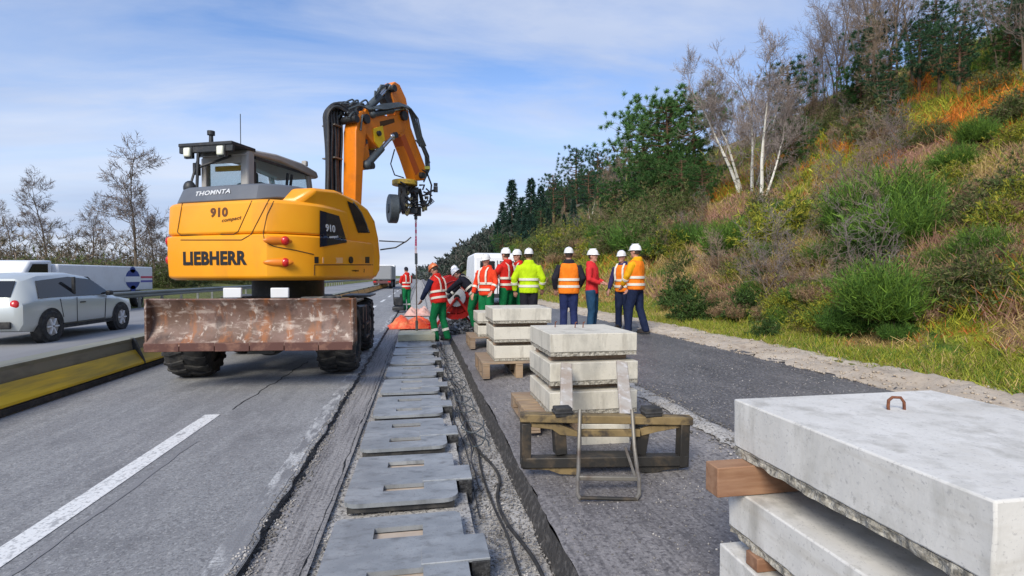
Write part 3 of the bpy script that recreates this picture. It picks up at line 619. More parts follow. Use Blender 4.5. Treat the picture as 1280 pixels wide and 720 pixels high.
P1(pineB, 8, 720, 268, 184, 'dark conifer with the highest top among the far conifers', first=True)
P1(pineB, 8, 747, 262, 188, 'dark conifer right beside the highest far conifer')
P1(pineB, 8, 692, 282, 216, 'dark conifer between the spruces and the highest far conifer')
P1(pineB, 8, 985, 196, 76, 'dark pine directly right of the birch crowns')
P1(pineB, 8, 1092, 140, 24, 'dark pine in the bare trees at the top right of the bank')
P1(pineC, 6, 1075, 146, 78, 'dense green pine below the bare trees at the top right')
P1(pineC, 6, 990, 214, 150, 'low green pine behind the right birch stem')
P1(pineB, 8, 1112, 160, 60, 'dark pine near the right end of the bank top')
P1(pineC, 6, 770, 276, 226, 'low green pine below the tan bare trees')
P1(pineB, 8, 736, 282, 210, 'dark conifer in front of the two tallest far conifers')
P1(spA, 9, 640, 306, 224, 'leftmost tall dark spruce on the far bank', first=True)
P1(spA, 9, 664, 302, 222, 'dark spruce second from the left on the far bank')
P1(spA, 9, 676, 298, 232, 'dark spruce third from the left on the far bank')
P1(spA, 9, 628, 312, 252, 'small dark spruce at the left foot of the spruces')
P1(spA, 9, 652, 306, 246, 'small dark spruce between the two leftmost spruces')
P1(pineB, 8, 706, 288, 232, 'bushy dark conifer below the highest far conifer')
for i in range(20):
    px = rr.uniform(612, 800); t = (px-560)/250; py = 345-t*95+rr.uniform(-2, 14)
    P1(rr.choice((pineB, pineC, spA)), 8, px, py, py-rr.uniform(24, 44), 'conifer in the mixed far wood on the bank', group='conifers in the mixed far wood')
for i in range(10):
    px = rr.uniform(1140, 1290); py = rr.uniform(70, 140)
    P1(rr.choice((pineB, pineC)), 8, px, py, py-rr.uniform(80, 120), 'pine at the right end of the bank', group='pines at the right end of the bank')
# leafless brambles and twiggy shrubs tangled over the slope
THR[0] = .02
twA = make_bare('bare_shrub', 1.9, 51, [(0, 0, .3, .1, 1.0), (.2, .1, -.4, .2, .8), (-.2, 0, .1, -.4, .9), (.1, -.2, .6, -.2, .7), (-.1, .2, -.6, -.1, .7)], M['bark'], M['twigtan'], 'tan twiggy shrub', 'leafless shrubs on the bank', dep=3, r0=.02, cat='bare shrub', wob=.3, twr=.8)
twB = make_bare('bare_shrub', 2.2, 52, [(0, 0, .2, .3, 1.0), (.2, .1, -.3, -.2, .9), (-.2, 0, .5, 0, .8), (0, .3, -.5, .3, .7)], M['bark'], M['twig'], 'brown twiggy shrub', 'leafless shrubs on the bank', dep=3, r0=.022, cat='bare shrub', wob=.3, twr=.8)
n_ = 0
for i in range(95):
    if 22 < i < 45: continue
    if i < 45: px = rr.uniform(850, 1125); py = rr.uniform(280, 380)
    elif i < 75: px = rr.uniform(900, 1130); py = rr.uniform(150, 250)
    else: px = rr.uniform(700, 880); py = rr.uniform(250, 320)
    q = hit(px, py)
    if q is None or q.y > 90: continue
    pr_ = (twA, twB)[n_ % 2]; plant(pr_, px, py, rr.uniform(.45, .95)*(1.3 if q.y > 30 else 1), group='leafless shrubs on the bank', label='leafless twiggy shrub on the bank', first=(n_ < 2)); pr_['group'] = 'leafless shrubs on the bank'; n_ += 1
THR[0] = .014
# birch clump
def birch_spot(): return hit(945, 250)
bp = birch_spot(); db = depth_of(bp); hb = 178*db/FPX
THR[0] = .040
birchL = make_bare('birch_tree', hb, 31, [(-.25, 0, -.30, .05, 1.0), (-.1, .1, -.22, .1, .86)], M['birch'], M['twigpale'], 'forked white birch leaning left, leftmost of the birch clump', 'white birches on the bank', dep=5, r0=.085, cat='birch tree', twr=.85)
birchL.location = hit(932, 238)+Vector((0, 0, -.1)); birchL.rotation_euler = (0, 0, -YAW-.2)
birchM = make_bare('birch_tree', hb, 32, [(0, 0, .02, .0, 1.0), (.12, .1, .10, .05, .85)], M['birch'], M['twigpale'], 'upright white birch in the middle of the birch clump', 'white birches on the bank', dep=5, r0=.08, cat='birch tree', twr=.85)
birchM.location = hit(940, 240)+Vector((0, 0, -.1)); birchM.rotation_euler = (0, 0, -YAW-.2)
birchR = make_bare('birch_tree', hb*.92, 33, [(0, 0, .03, .0, 1.0), (.05, .0, .36, .0, .72)], M['birch'], M['twigpale'], 'white birch with a side stem leaning right, rightmost of the birch clump', 'white birches on the bank', dep=5, r0=.08, cat='birch tree', twr=.85)
birchR.location = hit(951, 252)+Vector((0, 0, -.1)); birchR.rotation_euler = (0, 0, -YAW-.2)
# bare trees
THR[0] = .014
bareT = make_bare('bare_tree', 9, 41, [(0, 0, .03, .02, 1.0), (.3, .2, .15, .1, .8)], M['bark'], M['twig'], 'bare tree', 'bare trees on the bank top', dep=4, r0=.09)
bareU = make_bare('bare_tree', 8, 42, [(0, 0, -.05, .02, 1.0)], M['bark'], M['twigtan'], 'tan bare tree', 'tan bare trees on the bank', dep=5, r0=.08)
thin = make_bare('bare_tree', 6, 43, [(0, 0, .1, .0, 1.0), (.2, 0, -.25, .1, .8), (.1, .2, .3, 0, .7)], M['birch'], M['twigtan'], 'pale bare sapling', 'pale bare saplings on the bank', dep=3, r0=.06)
P1(bareU, 8, 782, 252, 178, 'pinkish tan bare tree between the pines and the far conifers', first=True)
P1(bareU, 8, 762, 258, 204, 'smaller tan bare tree next to the pinkish tan one')
P1(bareT, 9, 1045, 132, -20, 'bare tree left of the dark pine at the top right', first=True)
P1(bareT, 9, 1082, 122, -60, 'tall bare tree behind the dark pine at the top right')
P1(bareT, 9, 1110, 120, -70, 'tall bare tree at the right end of the bank top')
P1(bareU, 8, 1020, 160, 66, 'slender tan bare tree right of the birch crowns')
P1(bareU, 8, 1003, 180, 90, 'tan bare tree just right of the dark pine by the birches')
P1(bareT, 9, 1060, 142, 20, 'bare tree in front of the pines at the top right')
P1(bareT, 9, 1140, 110, -70, 'bare tree beyond the right end of the pines')
P1(bareU, 8, 1066, 150, 40, 'tan bare tree below the bare trees at the top right')
P1(thin, 6, 738, 288, 248, 'forked pale sapling on the bank below the far conifers', first=True)
P1(thin, 6, 752, 286, 258, 'smaller pale sapling right of the forked pale one')
P1(thin, 6, 960, 232, 176, 'thin pale sapling leaning behind the birches')
P1(bareU, 8, 704, 292, 262, 'small tan bare tree below the dark conifers')
for i, (px, yb, yt) in enumerate(((1012, 168, 60), (1032, 150, 30), (1052, 136, 10), (1072, 132, -30), (1096, 130, -40), (1120, 128, -60), (1040, 160, 78), (1098, 146, 40))):
    P1((bareT, bareU)[i % 2], 8.5, px, yb, yt, 'bare tree in the brown leafless wood at the top right', group='leafless wood at the top right')
for i in range(9):
    px = rr.uniform(1130, 1290); py = rr.uniform(60, 130)
    P1(rr.choice((bareT, bareU)), 8, px, py, py-rr.uniform(90, 150), 'bare tree at the right end of the bank', group='bare trees at the right end of the bank')
for i in range(10):
    px = rr.uniform(880, 1060); py = 250-(px-860)*.45+rr.uniform(-12, 8)
    P1(bareU, 8, px, py, py-rr.uniform(50, 80), 'brown bare scrub tree behind the birches', group='brown bare scrub behind the birches')
# fallen branch on the orange slope
mb = MB(); a = hit(1088, 158)+Vector((0, 0, .6)); b = hit(1128, 196)+Vector((0, 0, .25)); mb.tube([a, a.lerp(b, .4)+Vector((0, 0, .2)), b], [.05, .04, .02], 5); mb.tube([a.lerp(b, .4)+Vector((0, 0, .2)), a.lerp(b, .5)+Vector((-.9, .3, .6))], [.03, .01], 4)
tag(mb.build('fallen_branch', M['twigtan']), 'pale fallen branch on the upper orange slope', 'branch')
# far wood closing the view at the end of the bank and beyond the road
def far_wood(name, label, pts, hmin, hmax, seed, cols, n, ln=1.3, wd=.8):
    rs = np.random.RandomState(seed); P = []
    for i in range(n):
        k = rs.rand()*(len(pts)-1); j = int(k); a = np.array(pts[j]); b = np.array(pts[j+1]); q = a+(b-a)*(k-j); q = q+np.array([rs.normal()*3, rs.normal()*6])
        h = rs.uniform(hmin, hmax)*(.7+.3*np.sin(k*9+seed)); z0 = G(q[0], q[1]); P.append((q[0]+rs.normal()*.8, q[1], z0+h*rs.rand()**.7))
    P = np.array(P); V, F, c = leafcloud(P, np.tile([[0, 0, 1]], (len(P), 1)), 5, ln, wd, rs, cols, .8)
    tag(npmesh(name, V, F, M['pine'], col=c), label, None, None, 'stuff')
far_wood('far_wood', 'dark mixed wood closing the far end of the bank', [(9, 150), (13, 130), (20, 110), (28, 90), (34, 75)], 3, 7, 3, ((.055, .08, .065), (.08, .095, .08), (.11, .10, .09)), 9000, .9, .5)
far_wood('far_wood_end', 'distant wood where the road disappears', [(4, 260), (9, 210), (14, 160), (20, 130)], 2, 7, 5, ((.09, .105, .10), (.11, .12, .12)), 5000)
far_wood('roadside_wood', 'bare brown wood beyond the opposite carriageway', [(-30, 12), (-30, 40), (-27, 70), (-24, 120), (-20, 200)], 1.0, 4.2, 7, ((.20, .15, .10), (.15, .13, .08), (.26, .20, .15)), 9000, .6, .06)
# left side trees and hedge
bt = make_bare('bare_tree', 9, 44, [(0, 0, .02, .0, 1.0)], M['bark'], M['twig'], 'tall bare tree behind the box van at the left', 'bare trees beyond the opposite carriageway', dep=5, r0=.13, up=.05, twr=2.2)
def leftree(px, d, ztop, lab, first=False, src=bt, h0=9):
    p = pt(px, 350, d); z = G(p.x, p.y) if p.x < -12.4 else 0; s = (ztop-z)/h0
    if first: src.location = (p.x, p.y, z-.1); src.scale = (s,)*3; src['label'] = lab
    else: copy_tree(src, (p.x, p.y, z-.1), random.uniform(0, 6), s, lab, 'bare trees beyond the opposite carriageway')
def zt(py, d): return HC+(345-py)*d/FPX
leftree(172, 36, zt(212, 36), 'tall bare tree behind the box van at the left', True)
leftree(192, 38, zt(262, 38), 'smaller bare tree between the tall one and the excavator')
leftree(205, 42, zt(286, 42), 'low bare tree just left of the excavator body')
leftree(118, 44, zt(262, 44), 'low bare tree further left beyond the road')
leftree(58, 42, zt(240, 42), 'bare tree near the left end of the row')
leftree(14, 42, zt(268, 42), 'leftmost bare tree of the row')
hedge = make_bush('hedge_bush', 1.8, 3.2, 8, ((.15, .19, .06), (.20, .17, .09), (.11, .15, .05)), 'hedge bush beyond the opposite carriageway', 'hedge bushes beyond the opposite carriageway', 'round', 3600)
for i in range(26):
    y = 9+i*2.6; x = -17.5-rr.uniform(0, 3); k = dict(group='hedge bushes beyond the opposite carriageway', label='brown green hedge bush beyond the opposite carriageway')
    if i == 0: hedge.location = (x, y, G(x, y)); hedge['label'] = k['label']
    else: copy_tree(hedge, (x, y, G(x, y)-.2), rr.uniform(0, 6), rr.uniform(.7, 1.15), **k)
# ------------------------------------------------------------ wheeled excavator
AX, AY, PSI = -2.12, 9.05, radians(22)
EX = empty('excavator', (AX, AY, 0), 0, 'yellow wheeled excavator with a rusty blade, its boom raised over the trench', 'excavator')
W0 = Tr(-AX, -AY, 0)                       # world -> excavator frame
UP = Rz(-PSI)                               # upper structure
def zu(z): return z if z < 1.97 else (1.97+(z-1.97)*.87 if z < 2.8 else 2.692+(z-2.8)*1.15)
class UMB(MB):
    def add(s, vs, fs): return MB.add(s, [(p[0], p[1], zu(p[2])) for p in vs], fs)
def ub(): return UMB(UP)
# --- upper body shell: rounded plan lofted through heights
PL = [(-1.11, .55), (-1.11, -1.02), (-1.085, -1.20), (-1.0, -1.34), (-.86, -1.40), (.60, -1.53), (.74, -1.515), (.86, -1.44), (1.10, -1.12), (1.17, -.98), (1.20, -.84), (1.2, .55), (1.14, .80), (.9, .92), (-.9, .92), (-1.05, .80)]
def plan(in_, front=.80):
    s = 1-in_/1.3
    return [(x*s, y*s) for x, y in PL]
SURF = []
def shell(levels, name, mat, **k):
    b = ub(); b.loft([[(x, y, z) for x, y in plan(i, f)] for z, i, f in levels]); SURF.append(b); return b.build(name, mat, EX, smooth=24, **k)
shell([(1.34, .07, .80), (1.375, .012, .85), (1.62, 0, .85), (1.94, .0, .85), (1.965, .012, .85)], 'counterweight', M['yellow'], bevel=.03, segs=3)
shell([(1.90, .22, .72), (2.5, .22, .72)], 'frame_core', M['seam']); SURF.pop()
# engine hood at the rear: trapezoid bonnet; the sides step in above
hood = ub()
hb_ = [(-1.105, -.2), (-1.10, -1.0), (-1.075, -1.185), (-.99, -1.32), (-.85, -1.385), (.60, -1.515), (.735, -1.50), (.85, -1.425), (1.085, -1.11), (1.155, -.97), (1.185, -.82), (1.19, -.2)]
def sc2(p, sx, sy): return [(x*sx, y*sy) for x, y in p]
hood.loft([[(x, y, 1.972) for x, y in hb_], [(x, y, 2.02) for x, y in sc2(hb_, 1.003, 1.003)], [(x, y, 2.44) for x, y in sc2(hb_, .992, .992)], [(x, y, 2.50) for x, y in sc2(hb_, .965, .965)]])
SURF.append(hood); hood.build('engine_hood', M['yellow'], EX, smooth=24, bevel=.03, segs=3)
# right-hand pod with the sloping top
prof = [(-1.02, 1.38), (.80, 1.38), (.93, 1.50), (.95, 1.75), (.86, 2.12), (.66, 2.42), (.40, 2.62), (.05, 2.72), (-.55, 2.78), (-1.0, 2.74), (-1.16, 2.55), (-1.10, 1.97)]
b = ub()
def podx(y, z): return 1.225-(.05 if y > .7 else 0)-(.30*max(0, (-.90-y)/.30)**1.2 if y < -.90 else 0)
b.loft([[(.10, y, z) for y, z in prof], [(podx(y, z)-.07, y, z+.0) for y, z in prof], [(podx(y, z), y*.97, 1.4+(z-1.4)*.965) for y, z in prof]])
SURF.append(b); pod = b.build('side_body', M['yellow'], EX, smooth=28, bevel=.04, segs=3)
# left pod (cab base)
b = ub(); pl = [(-.9, 1.6), (.80, 1.6), (.9, 1.7), (.9, 2.1), (-.9, 2.1)]
b.loft([[(-1.11, y, z) for y, z in pl], [(-.32, y, z) for y, z in pl]]); b.build('cab_base', M['yellow'], EX, bevel=.04)
from mathutils.bvhtree import BVHTree
TREES = [BVHTree.FromPolygons([Vector(p) for p in q.v], q.f) for q in SURF]
EXW = Vector((AX, AY, 0))
def on(px, py, off=.006):
    """the point of the body shell that a point of the photo shows, in the excavator frame, with its normal"""
    o = Vector((0, 0, HC))-EXW; d = ray(px, py).normalized(); best = None
    for t_ in TREES:
        h_ = t_.ray_cast(o, d)
        if h_[0] is not None and (best is None or h_[3] < best[3]): best = h_
    if best is None: return None
    n_ = best[1]; n_ = -n_ if n_.dot(d) > 0 else n_
    return best[0]+n_*off, n_
def surf_line(b, pts, r=.007, off=.001):
    P = []
    for (x0, y0), (x1, y1) in zip(pts, pts[1:]):
        k = max(2, int(math.hypot(x1-x0, y1-y0)/3))
        for i in range(k): t = i/k; q = on(x0+(x1-x0)*t, y0+(y1-y0)*t, off); P.append(q[0] if q else None)
    q = on(*pts[-1], off); P.append(q[0] if q else None)
    run = []
    for p in P+[None]:
        if p is None or (run and (p-run[-1]).length > .25):
            if len(run) > 1: b.tube(run, r, 5)
            run = [] if p is None else [p]
        else: run.append(p)
def surf_poly(pts, name, mat, off=.006, th=.012, par=EX, bevel=0):
    Q = [on(x, y, 0) for x, y in pts]
    if any(q is None for q in Q): print('surf_poly miss', name); return
    n_ = sum((q[1] for q in Q), Vector()).normalized(); b = MB(); b.loft([[q[0]+n_*off for q in Q], [q[0]-n_*th for q in Q]]); return b.build(name, mat, par, smooth=0, bevel=bevel)
for L_ in ([(228, 254), (222, 290), (226, 294), (292, 293), (298, 289), (315, 251)], [(226, 300), (302, 300), (314, 293), (338, 246)], [(345, 246), (334, 268), (329, 292), (331, 302), (342, 308), (370, 313), (392, 318)], [(393, 331), (466, 331)], [(393, 331), (393, 344)]):
    b = MB(); surf_line(b, L_); b.build('panel_seam', M['seam'], EX)
for (x, y) in ((356, 301), (356, 328)):
    b = MB(); q, n_ = on(x-8, y, -.01); tn = Vector((0, 0, 1)).cross(n_).normalized(); Rm = Matrix((tn, n_, Vector((0, 0, 1)))).transposed(); b.ell(q, (.19, .035, .055), Rm, 18, 8); b.build('lamp_recess', M['boomy'], EX)
    b = MB(); q, n_ = on(x, y, .02); b.ell(q, (.055, .045, .062), Rm, 14, 8); b.build('tail_lamp', M['red'], EX)
for z in (1.90, 1.63): b = ub(); b.ell((-1.04, -1.27, z), (.05, .05, .07)); b.build('tail_lamp', M['red'], EX)
def surf_quad(q4, name, mat, off=.012, n=30, parent=EX):
    (a0, a1), (b0, b1), (c0, c1), (d0, d1) = q4; V = []; F = []
    for j in range(n+1):
        for i in range(n+1):
            u, v = i/n, j/n; x = (a0*(1-u)+b0*u)*(1-v)+(d0*(1-u)+c0*u)*v; y = (a1*(1-u)+b1*u)*(1-v)+(d1*(1-u)+c1*u)*v
            q = on(x, y, off); V.append(q[0] if q else V[-1])
    for j in range(n):
        for i in range(n): k = j*(n+1)+i; F.append((k, k+1, k+n+2, k+n+1))
    return MB().add(V, F).build(name, mat, parent, smooth=60)
surf_quad([(399, 263), (423, 270), (433, 303), (399, 309)], 'decal_panel', M['decal'])
surf_quad([(433, 251), (446, 257), (462, 291), (447, 291)], 'corner_glazing', M['darkglass'])
b = MB(); surf_line(b, [(441, 253), (451, 266), (457, 280), (460, 290)], .012, .012); b.build('glazing_bar', M['grey'], EX)
for x in (395.5, 459): surf_poly([(x-2.5, 321), (x+2.5, 321), (x+2.5, 329), (x-2.5, 329)], 'latch', M['letter_black'])
q, n_ = on(438, 325, 0); b = MB(); b.tube([q-n_*.01, q+n_*.02], .055, 14); b.build('filler_cap', M['letter_black'], EX)
surf_poly([(403, 322), (428, 322), (428, 329), (403, 329)], 'pale_sticker', nmat('pale_orange_sticker', (.9, .5, .22), .5))
# rear grey cover over the engine
b = ub(); g = [(-1.06, -.30), (-1.06, -.98), (-.97, -1.20), (-.80, -1.30), (.20, -1.40), (.50, -1.40), (.70, -1.24), (.86, -1.0), (.86, -.30)]
b.loft([[(x, y, 2.506+(.05 if x > .6 else 0)) for x, y in g], [(x*.99, y*.99, 2.56+(.03 if x > .6 else 0)) for x, y in g], [(x*.95, y*.93-.01, 2.77) for x, y in g], [(x*.90, y*.84-.02, 2.80) for x, y in g]])
b.build('rear_cover', M['grey'], EX, smooth=30, bevel=.02); TREES.append(BVHTree.FromPolygons([Vector(p) for p in b.v], b.f))
# --- cab
cab_x0, cab_x1, cy0, cy1, cz0, cz1 = -1.20, -.36, -.46, 1.16, 2.05, 3.38
def cpt(x, y, z): return (x, y, z)
rf = [(cy0-.10, 3.30), (cy0-.02, 3.40), (.2, 3.46), (.9, 3.46), (1.36, 3.40), (1.42, 3.31), (1.34, 3.28), (.3, 3.36), (cy0+.05, 3.33)]
b = ub(); b.loft([[(cab_x0-.02, y, z) for y, z in rf], [(cab_x1+.03, y, z) for y, z in rf]]); b.build('cab_roof', M['cabgrey'], EX, smooth=30, bevel=.03)
b = ub(); b.box((-.78, cy0-.16, 3.40), (.94, .52, .045)); b.box((-.78, cy0-.38, 3.345), (.94, .05, .10)); b.build('rear_visor', M['dark'], EX, bevel=.01)
b = ub()
b.box((cab_x1-.04, cy0+.02, 2.95), (.14, .17, .84)); b.build('rear_pillar', M['cabgrey'], EX, bevel=.035, segs=3)
b = ub(); b.box((cab_x0+.04, cy0+.02, 2.85), (.09, .10, .9)); b.build('cab_pillar', M['cabgrey'], EX, bevel=.01)
b = ub(); b.bar((cab_x1-.03, cy1-.02, 3.36), (cab_x1-.03, cy1+.17, 2.5), .07, .09, (0, 1, 0)); b.build('cab_pillar', M['cabgrey'], EX, bevel=.01)
b = ub(); b.bar((cab_x0+.03, cy1-.02, 3.36), (cab_x0+.03, cy1+.17, 2.5), .07, .09, (0, 1, 0))
b.build('cab_pillar', M['cabgrey'], EX, bevel=.01)
b = ub(); b.box((-.74, .35, 2.26), (.72, 1.62, .5)); b.build('cab_wall', M['dark'], EX)
b = ub(); b.box((cab_x1-.015, .36, 2.92), (.012, 1.42, .80)); b.build('side_window', M['glass'], EX)
b = ub(); b.box((-.80, cy0+.02, 2.9), (.72, .012, .80)); b.build('rear_window', M['glass'], EX)
b = ub(); b.box((cab_x0+.01, .36, 2.92), (.012, 1.42, .80)); b.build('door_window', M['glass'], EX)
b = ub(); b.box((-.78, cy1+.06, 2.92), (.76, .012, .70)); b.build('windscreen', M['glass'], EX)
b = ub()
for p in (((cab_x1, cy0+.14, 3.31), (cab_x1, cy1-.02, 3.31)), ((cab_x1, cy0+.14, 2.56), (cab_x1, cy1+.12, 2.56)), ((cab_x1, cy0+.13, 3.25), (cab_x1, cy0+.13, 2.55)), ((cab_x1+.004, .50, 3.23), (cab_x1+.004, .40, 2.56)), ((cab_x1+.004, .62, 3.23), (cab_x1+.004, .46, 2.56))): b.bar(*p, .03, .035)
b.build('window_frame', M['dark'], EX)
# things seen through the rear window: seat, yellow headliner, orange card
b = ub(); b.box((-.80, .15, 2.72), (.5, .14, .66)); b.box((-.80, .4, 2.45), (.5, .5, .14)); b.box((-.80, .13, 3.10), (.26, .1, .2)); b.build('seat', M['dark'], EX, bevel=.04)
b = ub(); b.box((-.80, cy0+.10, 3.17), (.50, .03, .07)); b.build('sun_blind', nmat('amber_blind', (.75, .42, .03), .6), EX)
b = ub(); b.box((-.80, cy0-.03, 3.265), (.74, .03, .10)); b.build('rear_lintel', M['cabgrey'], EX, bevel=.01)
for x in (-1.08, -.50): 
    b = ub(); b.box((x, cy0-.43, 3.30), (.11, .05, .12)); l = b.build('work_lamp', M['lamp'], EX, bevel=.02)
    b = ub(); b.box((x, cy0-.39, 3.30), (.14, .05, .15)); b.build('lamp_housing', M['dark'], l)
b = ub(); b.tube([(-.86, cy0-.2, 3.40), (-.86, cy0-.2, 3.56), (-.86, cy0-.2, 3.565), (-.86, cy0-.2, 3.62)], [.035, .03, .055, .055], 10); b.build('beacon', M['dark'], EX)
b = ub(); b.tube([(-.42, cy0-.1, 3.42), (-.42, cy0-.1, 3.85)], .006, 5); b.build('antenna', M['dark'], EX)
b = ub(); b.tube([(-.95, -.86, 2.7), (-.93, -.84, 3.3)], .022, 6); b.tube([(-1.12, -.86, 2.7), (-1.12, -.6, 3.36)], .018, 6); b.tube([(-.95, -.84, 3.1), (-.6, -.55, 3.3)], .018, 6); b.ell((-.9, -1.04, 2.80), (.09, .08, .10)); b.build('mirror_frame', M['dark'], EX)
b = ub(); b.box((-1.22, cy0-.1, 3.14), (.05, .12, .16)); b.build('rear_mirror', M['dark'], EX, bevel=.01)
b = ub(); b.box((-.42, 1.10, 3.49), (.10, .08, .09)); b.build('front_work_lamp', M['cabgrey'], EX, bevel=.02)
b = ub(); b.ell((.20, -.25, 2.74), (.16, .14, .06)); b.tube([(.5, -.3, 2.76), (.85, .1, 2.78), (1.0, .25, 2.66)], .022, 6); b.ell((.75, .15, 2.72), (.09, .16, .07)); b.ell((1.0, .22, 2.66), (.07, .07, .08)); b.build('top_fittings', M['chassis'], EX)
# mirror / handrail arm on the right
b = ub(); b.tube([(1.2, .82, 2.02), (1.62, .98, 2.0), (1.72, 1.0, 2.10)], .014, 6); b.tube([(1.2, .86, 1.86), (1.45, .95, 1.90), (1.66, 1.0, 2.04)], .014, 6); b.build('mirror_arm', M['dark'], EX)
# --- lettering
def text(name, s, size, mat, M4, parent, ext=.004, off=.0, sx=1.0, shear=0):
    cu = bpy.data.curves.new(name, 'FONT'); cu.body = s; cu.size = size; cu.extrude = ext; cu.offset = off; cu.align_x = 'CENTER'; cu.align_y = 'CENTER'; cu.resolution_u = 3; cu.space_character = 1.06; cu.shear = shear
    tmp = bpy.data.objects.new('tmp', cu); SC.collection.objects.link(tmp); bpy.context.view_layer.update()
    me = bpy.data.meshes.new_from_object(tmp.evaluated_get(bpy.context.evaluated_depsgraph_get())); bpy.data.objects.remove(tmp); bpy.data.curves.remove(cu)
    me.transform(M4 @ Matrix.Diagonal((sx, 1, 1, 1))); me.name = name; me.materials.clear(); me.materials.append(mat)
    o = bpy.data.objects.new(name, me); C.objects.link(o); o.parent = parent; return o
RB = Matrix.Rotation(pi/2, 4, 'X')                       # faces -Y
def surf_text(s_, px, py, size, mat, sx=1.0, shear=0, off=.0, rot=0, ext=.0015, lift=.004):
    q, n_ = on(px, py, lift); a_, na = on(px-9, py, 0); c_, nc = on(px+9, py, 0); xd = (c_-a_); xd.z = 0; xd.normalize(); up_ = Vector((0, 0, 1)); up_ = (up_-n_*up_.dot(n_)).normalized(); nn = xd.cross(up_).normalized()
    M4 = Matrix.Translation(q) @ Matrix((xd, up_, nn)).transposed().to_4x4() @ Matrix.Rotation(rot, 4, 'Z'); return text('lettering', s_, size, mat, M4, EX, ext, off, sx, shear)
surf_text('LIEBHERR', 267, 323.5, .245, M['letter_black'], 1.0, 0, .011)
surf_text('910', 274, 266, .165, M['letter_brown'], 1.15, 0, .007)
surf_text('compact', 289, 274, .07, M['letter_brown'], 1.3, .3, .001, .10)
surf_text('THOMNTA', 266, 241, .10, M['letter_white'], 1.25, 0, .002, .02)
surf_text('910', 411, 286, .14, M['letter_white'], 1.05, 0, .004, 0, .0015, .03)
surf_text('compact', 415, 297, .055, M['letter_white'], 1.3, .3, .001, .12, .0015, .03)
surf_text('compact', 444, 338, .05, M['letter_black'], 1.2); surf_text('1', 455, 338.5, .08, M['letter_black'], 1.0, 0, .003)

# --- undercarriage (world-aligned)
b = MB(); b.tube([(0, 0, 1.02), (0, 0, 1.36)], .55, 28); b.build('slew_ring', M['dark'], EX)
b = MB(); b.box((0, 0, .86), (.95, 2.5, .34)); b.box((0, 0, 1.0), (1.2, 1.3, .16)); b.build('chassis_frame', M['chassis'], EX, bevel=.03)
for mx0 in (1, -1): MB().box((mx0*.80, 0, .78), (.42, .90, .42)).build('step_box', M['chassis'], EX, bevel=.02)
for yy in (-1.12, 1.12):
    b = MB(); b.bar((-1.05, yy, .50), (1.05, yy, .50), .2, .22); b.ell((0, yy, .5), (.26, .24, .24)); b.build('axle', M['chassis'], EX)
def tyre(x, y, w_):
    R_ = .50; b = MB(); prof = [(-w_/2+.01, .30), (-w_/2-.005, .36), (-w_/2, .43), (-w_/2+.03, .468), (0, .476), (w_/2-.03, .468), (w_/2, .43), (w_/2+.005, .36), (w_/2-.01, .30)]
    n = 48; b.loft([[(x+px_, y+rr_*cos(2*pi*k/n), .5+rr_*sin(2*pi*k/n)) for px_, rr_ in prof] for k in range(n+1)], cap=False)
    tr_ = b.build('tyre', M['rubber'], EX, smooth=60)
    b = MB(); N = 19
    for k in range(N):
        for sgn in (-1, 1):
            a = 2*pi*(k+(.5 if sgn > 0 else 0))/N; a2 = a+.17
            def q(xx, r_, an): return (x+xx*sgn, y+r_*cos(an), .5+r_*sin(an))
            wv = .052
            for (x0, x1, aa, ab, r0, r1) in ((.0, w_*.30, a, a+.10, .502, .502), (w_*.30, w_*.5+.012, a+.10, a+.13, .502, .455)):
                r = .44
                vs = [q(x0, r, aa-wv), q(x0, r, aa+wv), q(x0, r0, aa+wv*.8), q(x0, r0, aa-wv*.8), q(x1, r-.03, ab-wv), q(x1, r-.03, ab+wv), q(x1, r1, ab+wv*.8), q(x1, r1, ab-wv*.8)]
                b.add(vs, [(0,1,2,3),(4,7,6,5),(0,4,5,1),(1,5,6,2),(2,6,7,3),(3,7,4,0)])
    b.build('tread', M['rubber'], tr_, smooth=0)
    b = MB(); b.tube([(x-w_/2+.05, y, .5), (x+w_/2-.05, y, .5)], .31, 24); b.tube([(x-w_/2+.02, y, .5), (x+w_/2-.02, y, .5)], .13, 14); b.build('rim', M['chassis'], EX)
for sx in (-1, 1):
    for y in (-1.12, 1.12): tyre(sx*.965, y, .50)
# mudguards / rear light plates
for (px_, wd) in ((291, .22), (350, .22)):
    p = pt(px_, 366, 6.75); b = MB(W0); b.box((p.x, p.y, p.z+.00), (wd, .05, .13)); b.build('light_plate', M['white'], EX, bevel=.01)
b = MB(); b.box((-.05, -1.45, .88), (1.5, .35, .10)); b.box((.75, -1.35, 1.0), (.5, .3, .22)); b.tube([(.62, -1.5, 1.06), (.8, -1.52, 1.1), (1.0, -1.4, 1.02), (1.1, -1.2, .95)], .03, 6); b.tube([(.5, -1.52, 1.02), (.72, -1.55, .96), (.95, -1.45, 1.05)], .02, 6); b.tube([(.9, -1.5, .95), (.9, -1.5, 1.12)], .07, 10); b.tube([(.62, -1.52, .95), (.62, -1.52, 1.1)], .05, 10); b.build('rear_bracket', M['chassis'], EX, bevel=.01)
for mx0, my0 in ((1, -1), (-1, -1), (1, 1), (-1, 1)): MB().box((mx0*1.0, my0*1.12, 1.04), (.5, 1.1, .03)).build('mudguard', M['chassis'], EX, bevel=.01)
b = MB(); b.box((1.10, .05, .72), (.20, .7, .36)); b.box((1.24, -.1, .40), (.05, .45, .03)); b.box((1.24, -.1, .62), (.05, .45, .03)); b.bar((1.24, .12, .4), (1.24, .12, .9), .03, .03); b.bar((1.24, -.32, .4), (1.24, -.32, .9), .03, .03); b.build('ladder', M['dark'], EX)
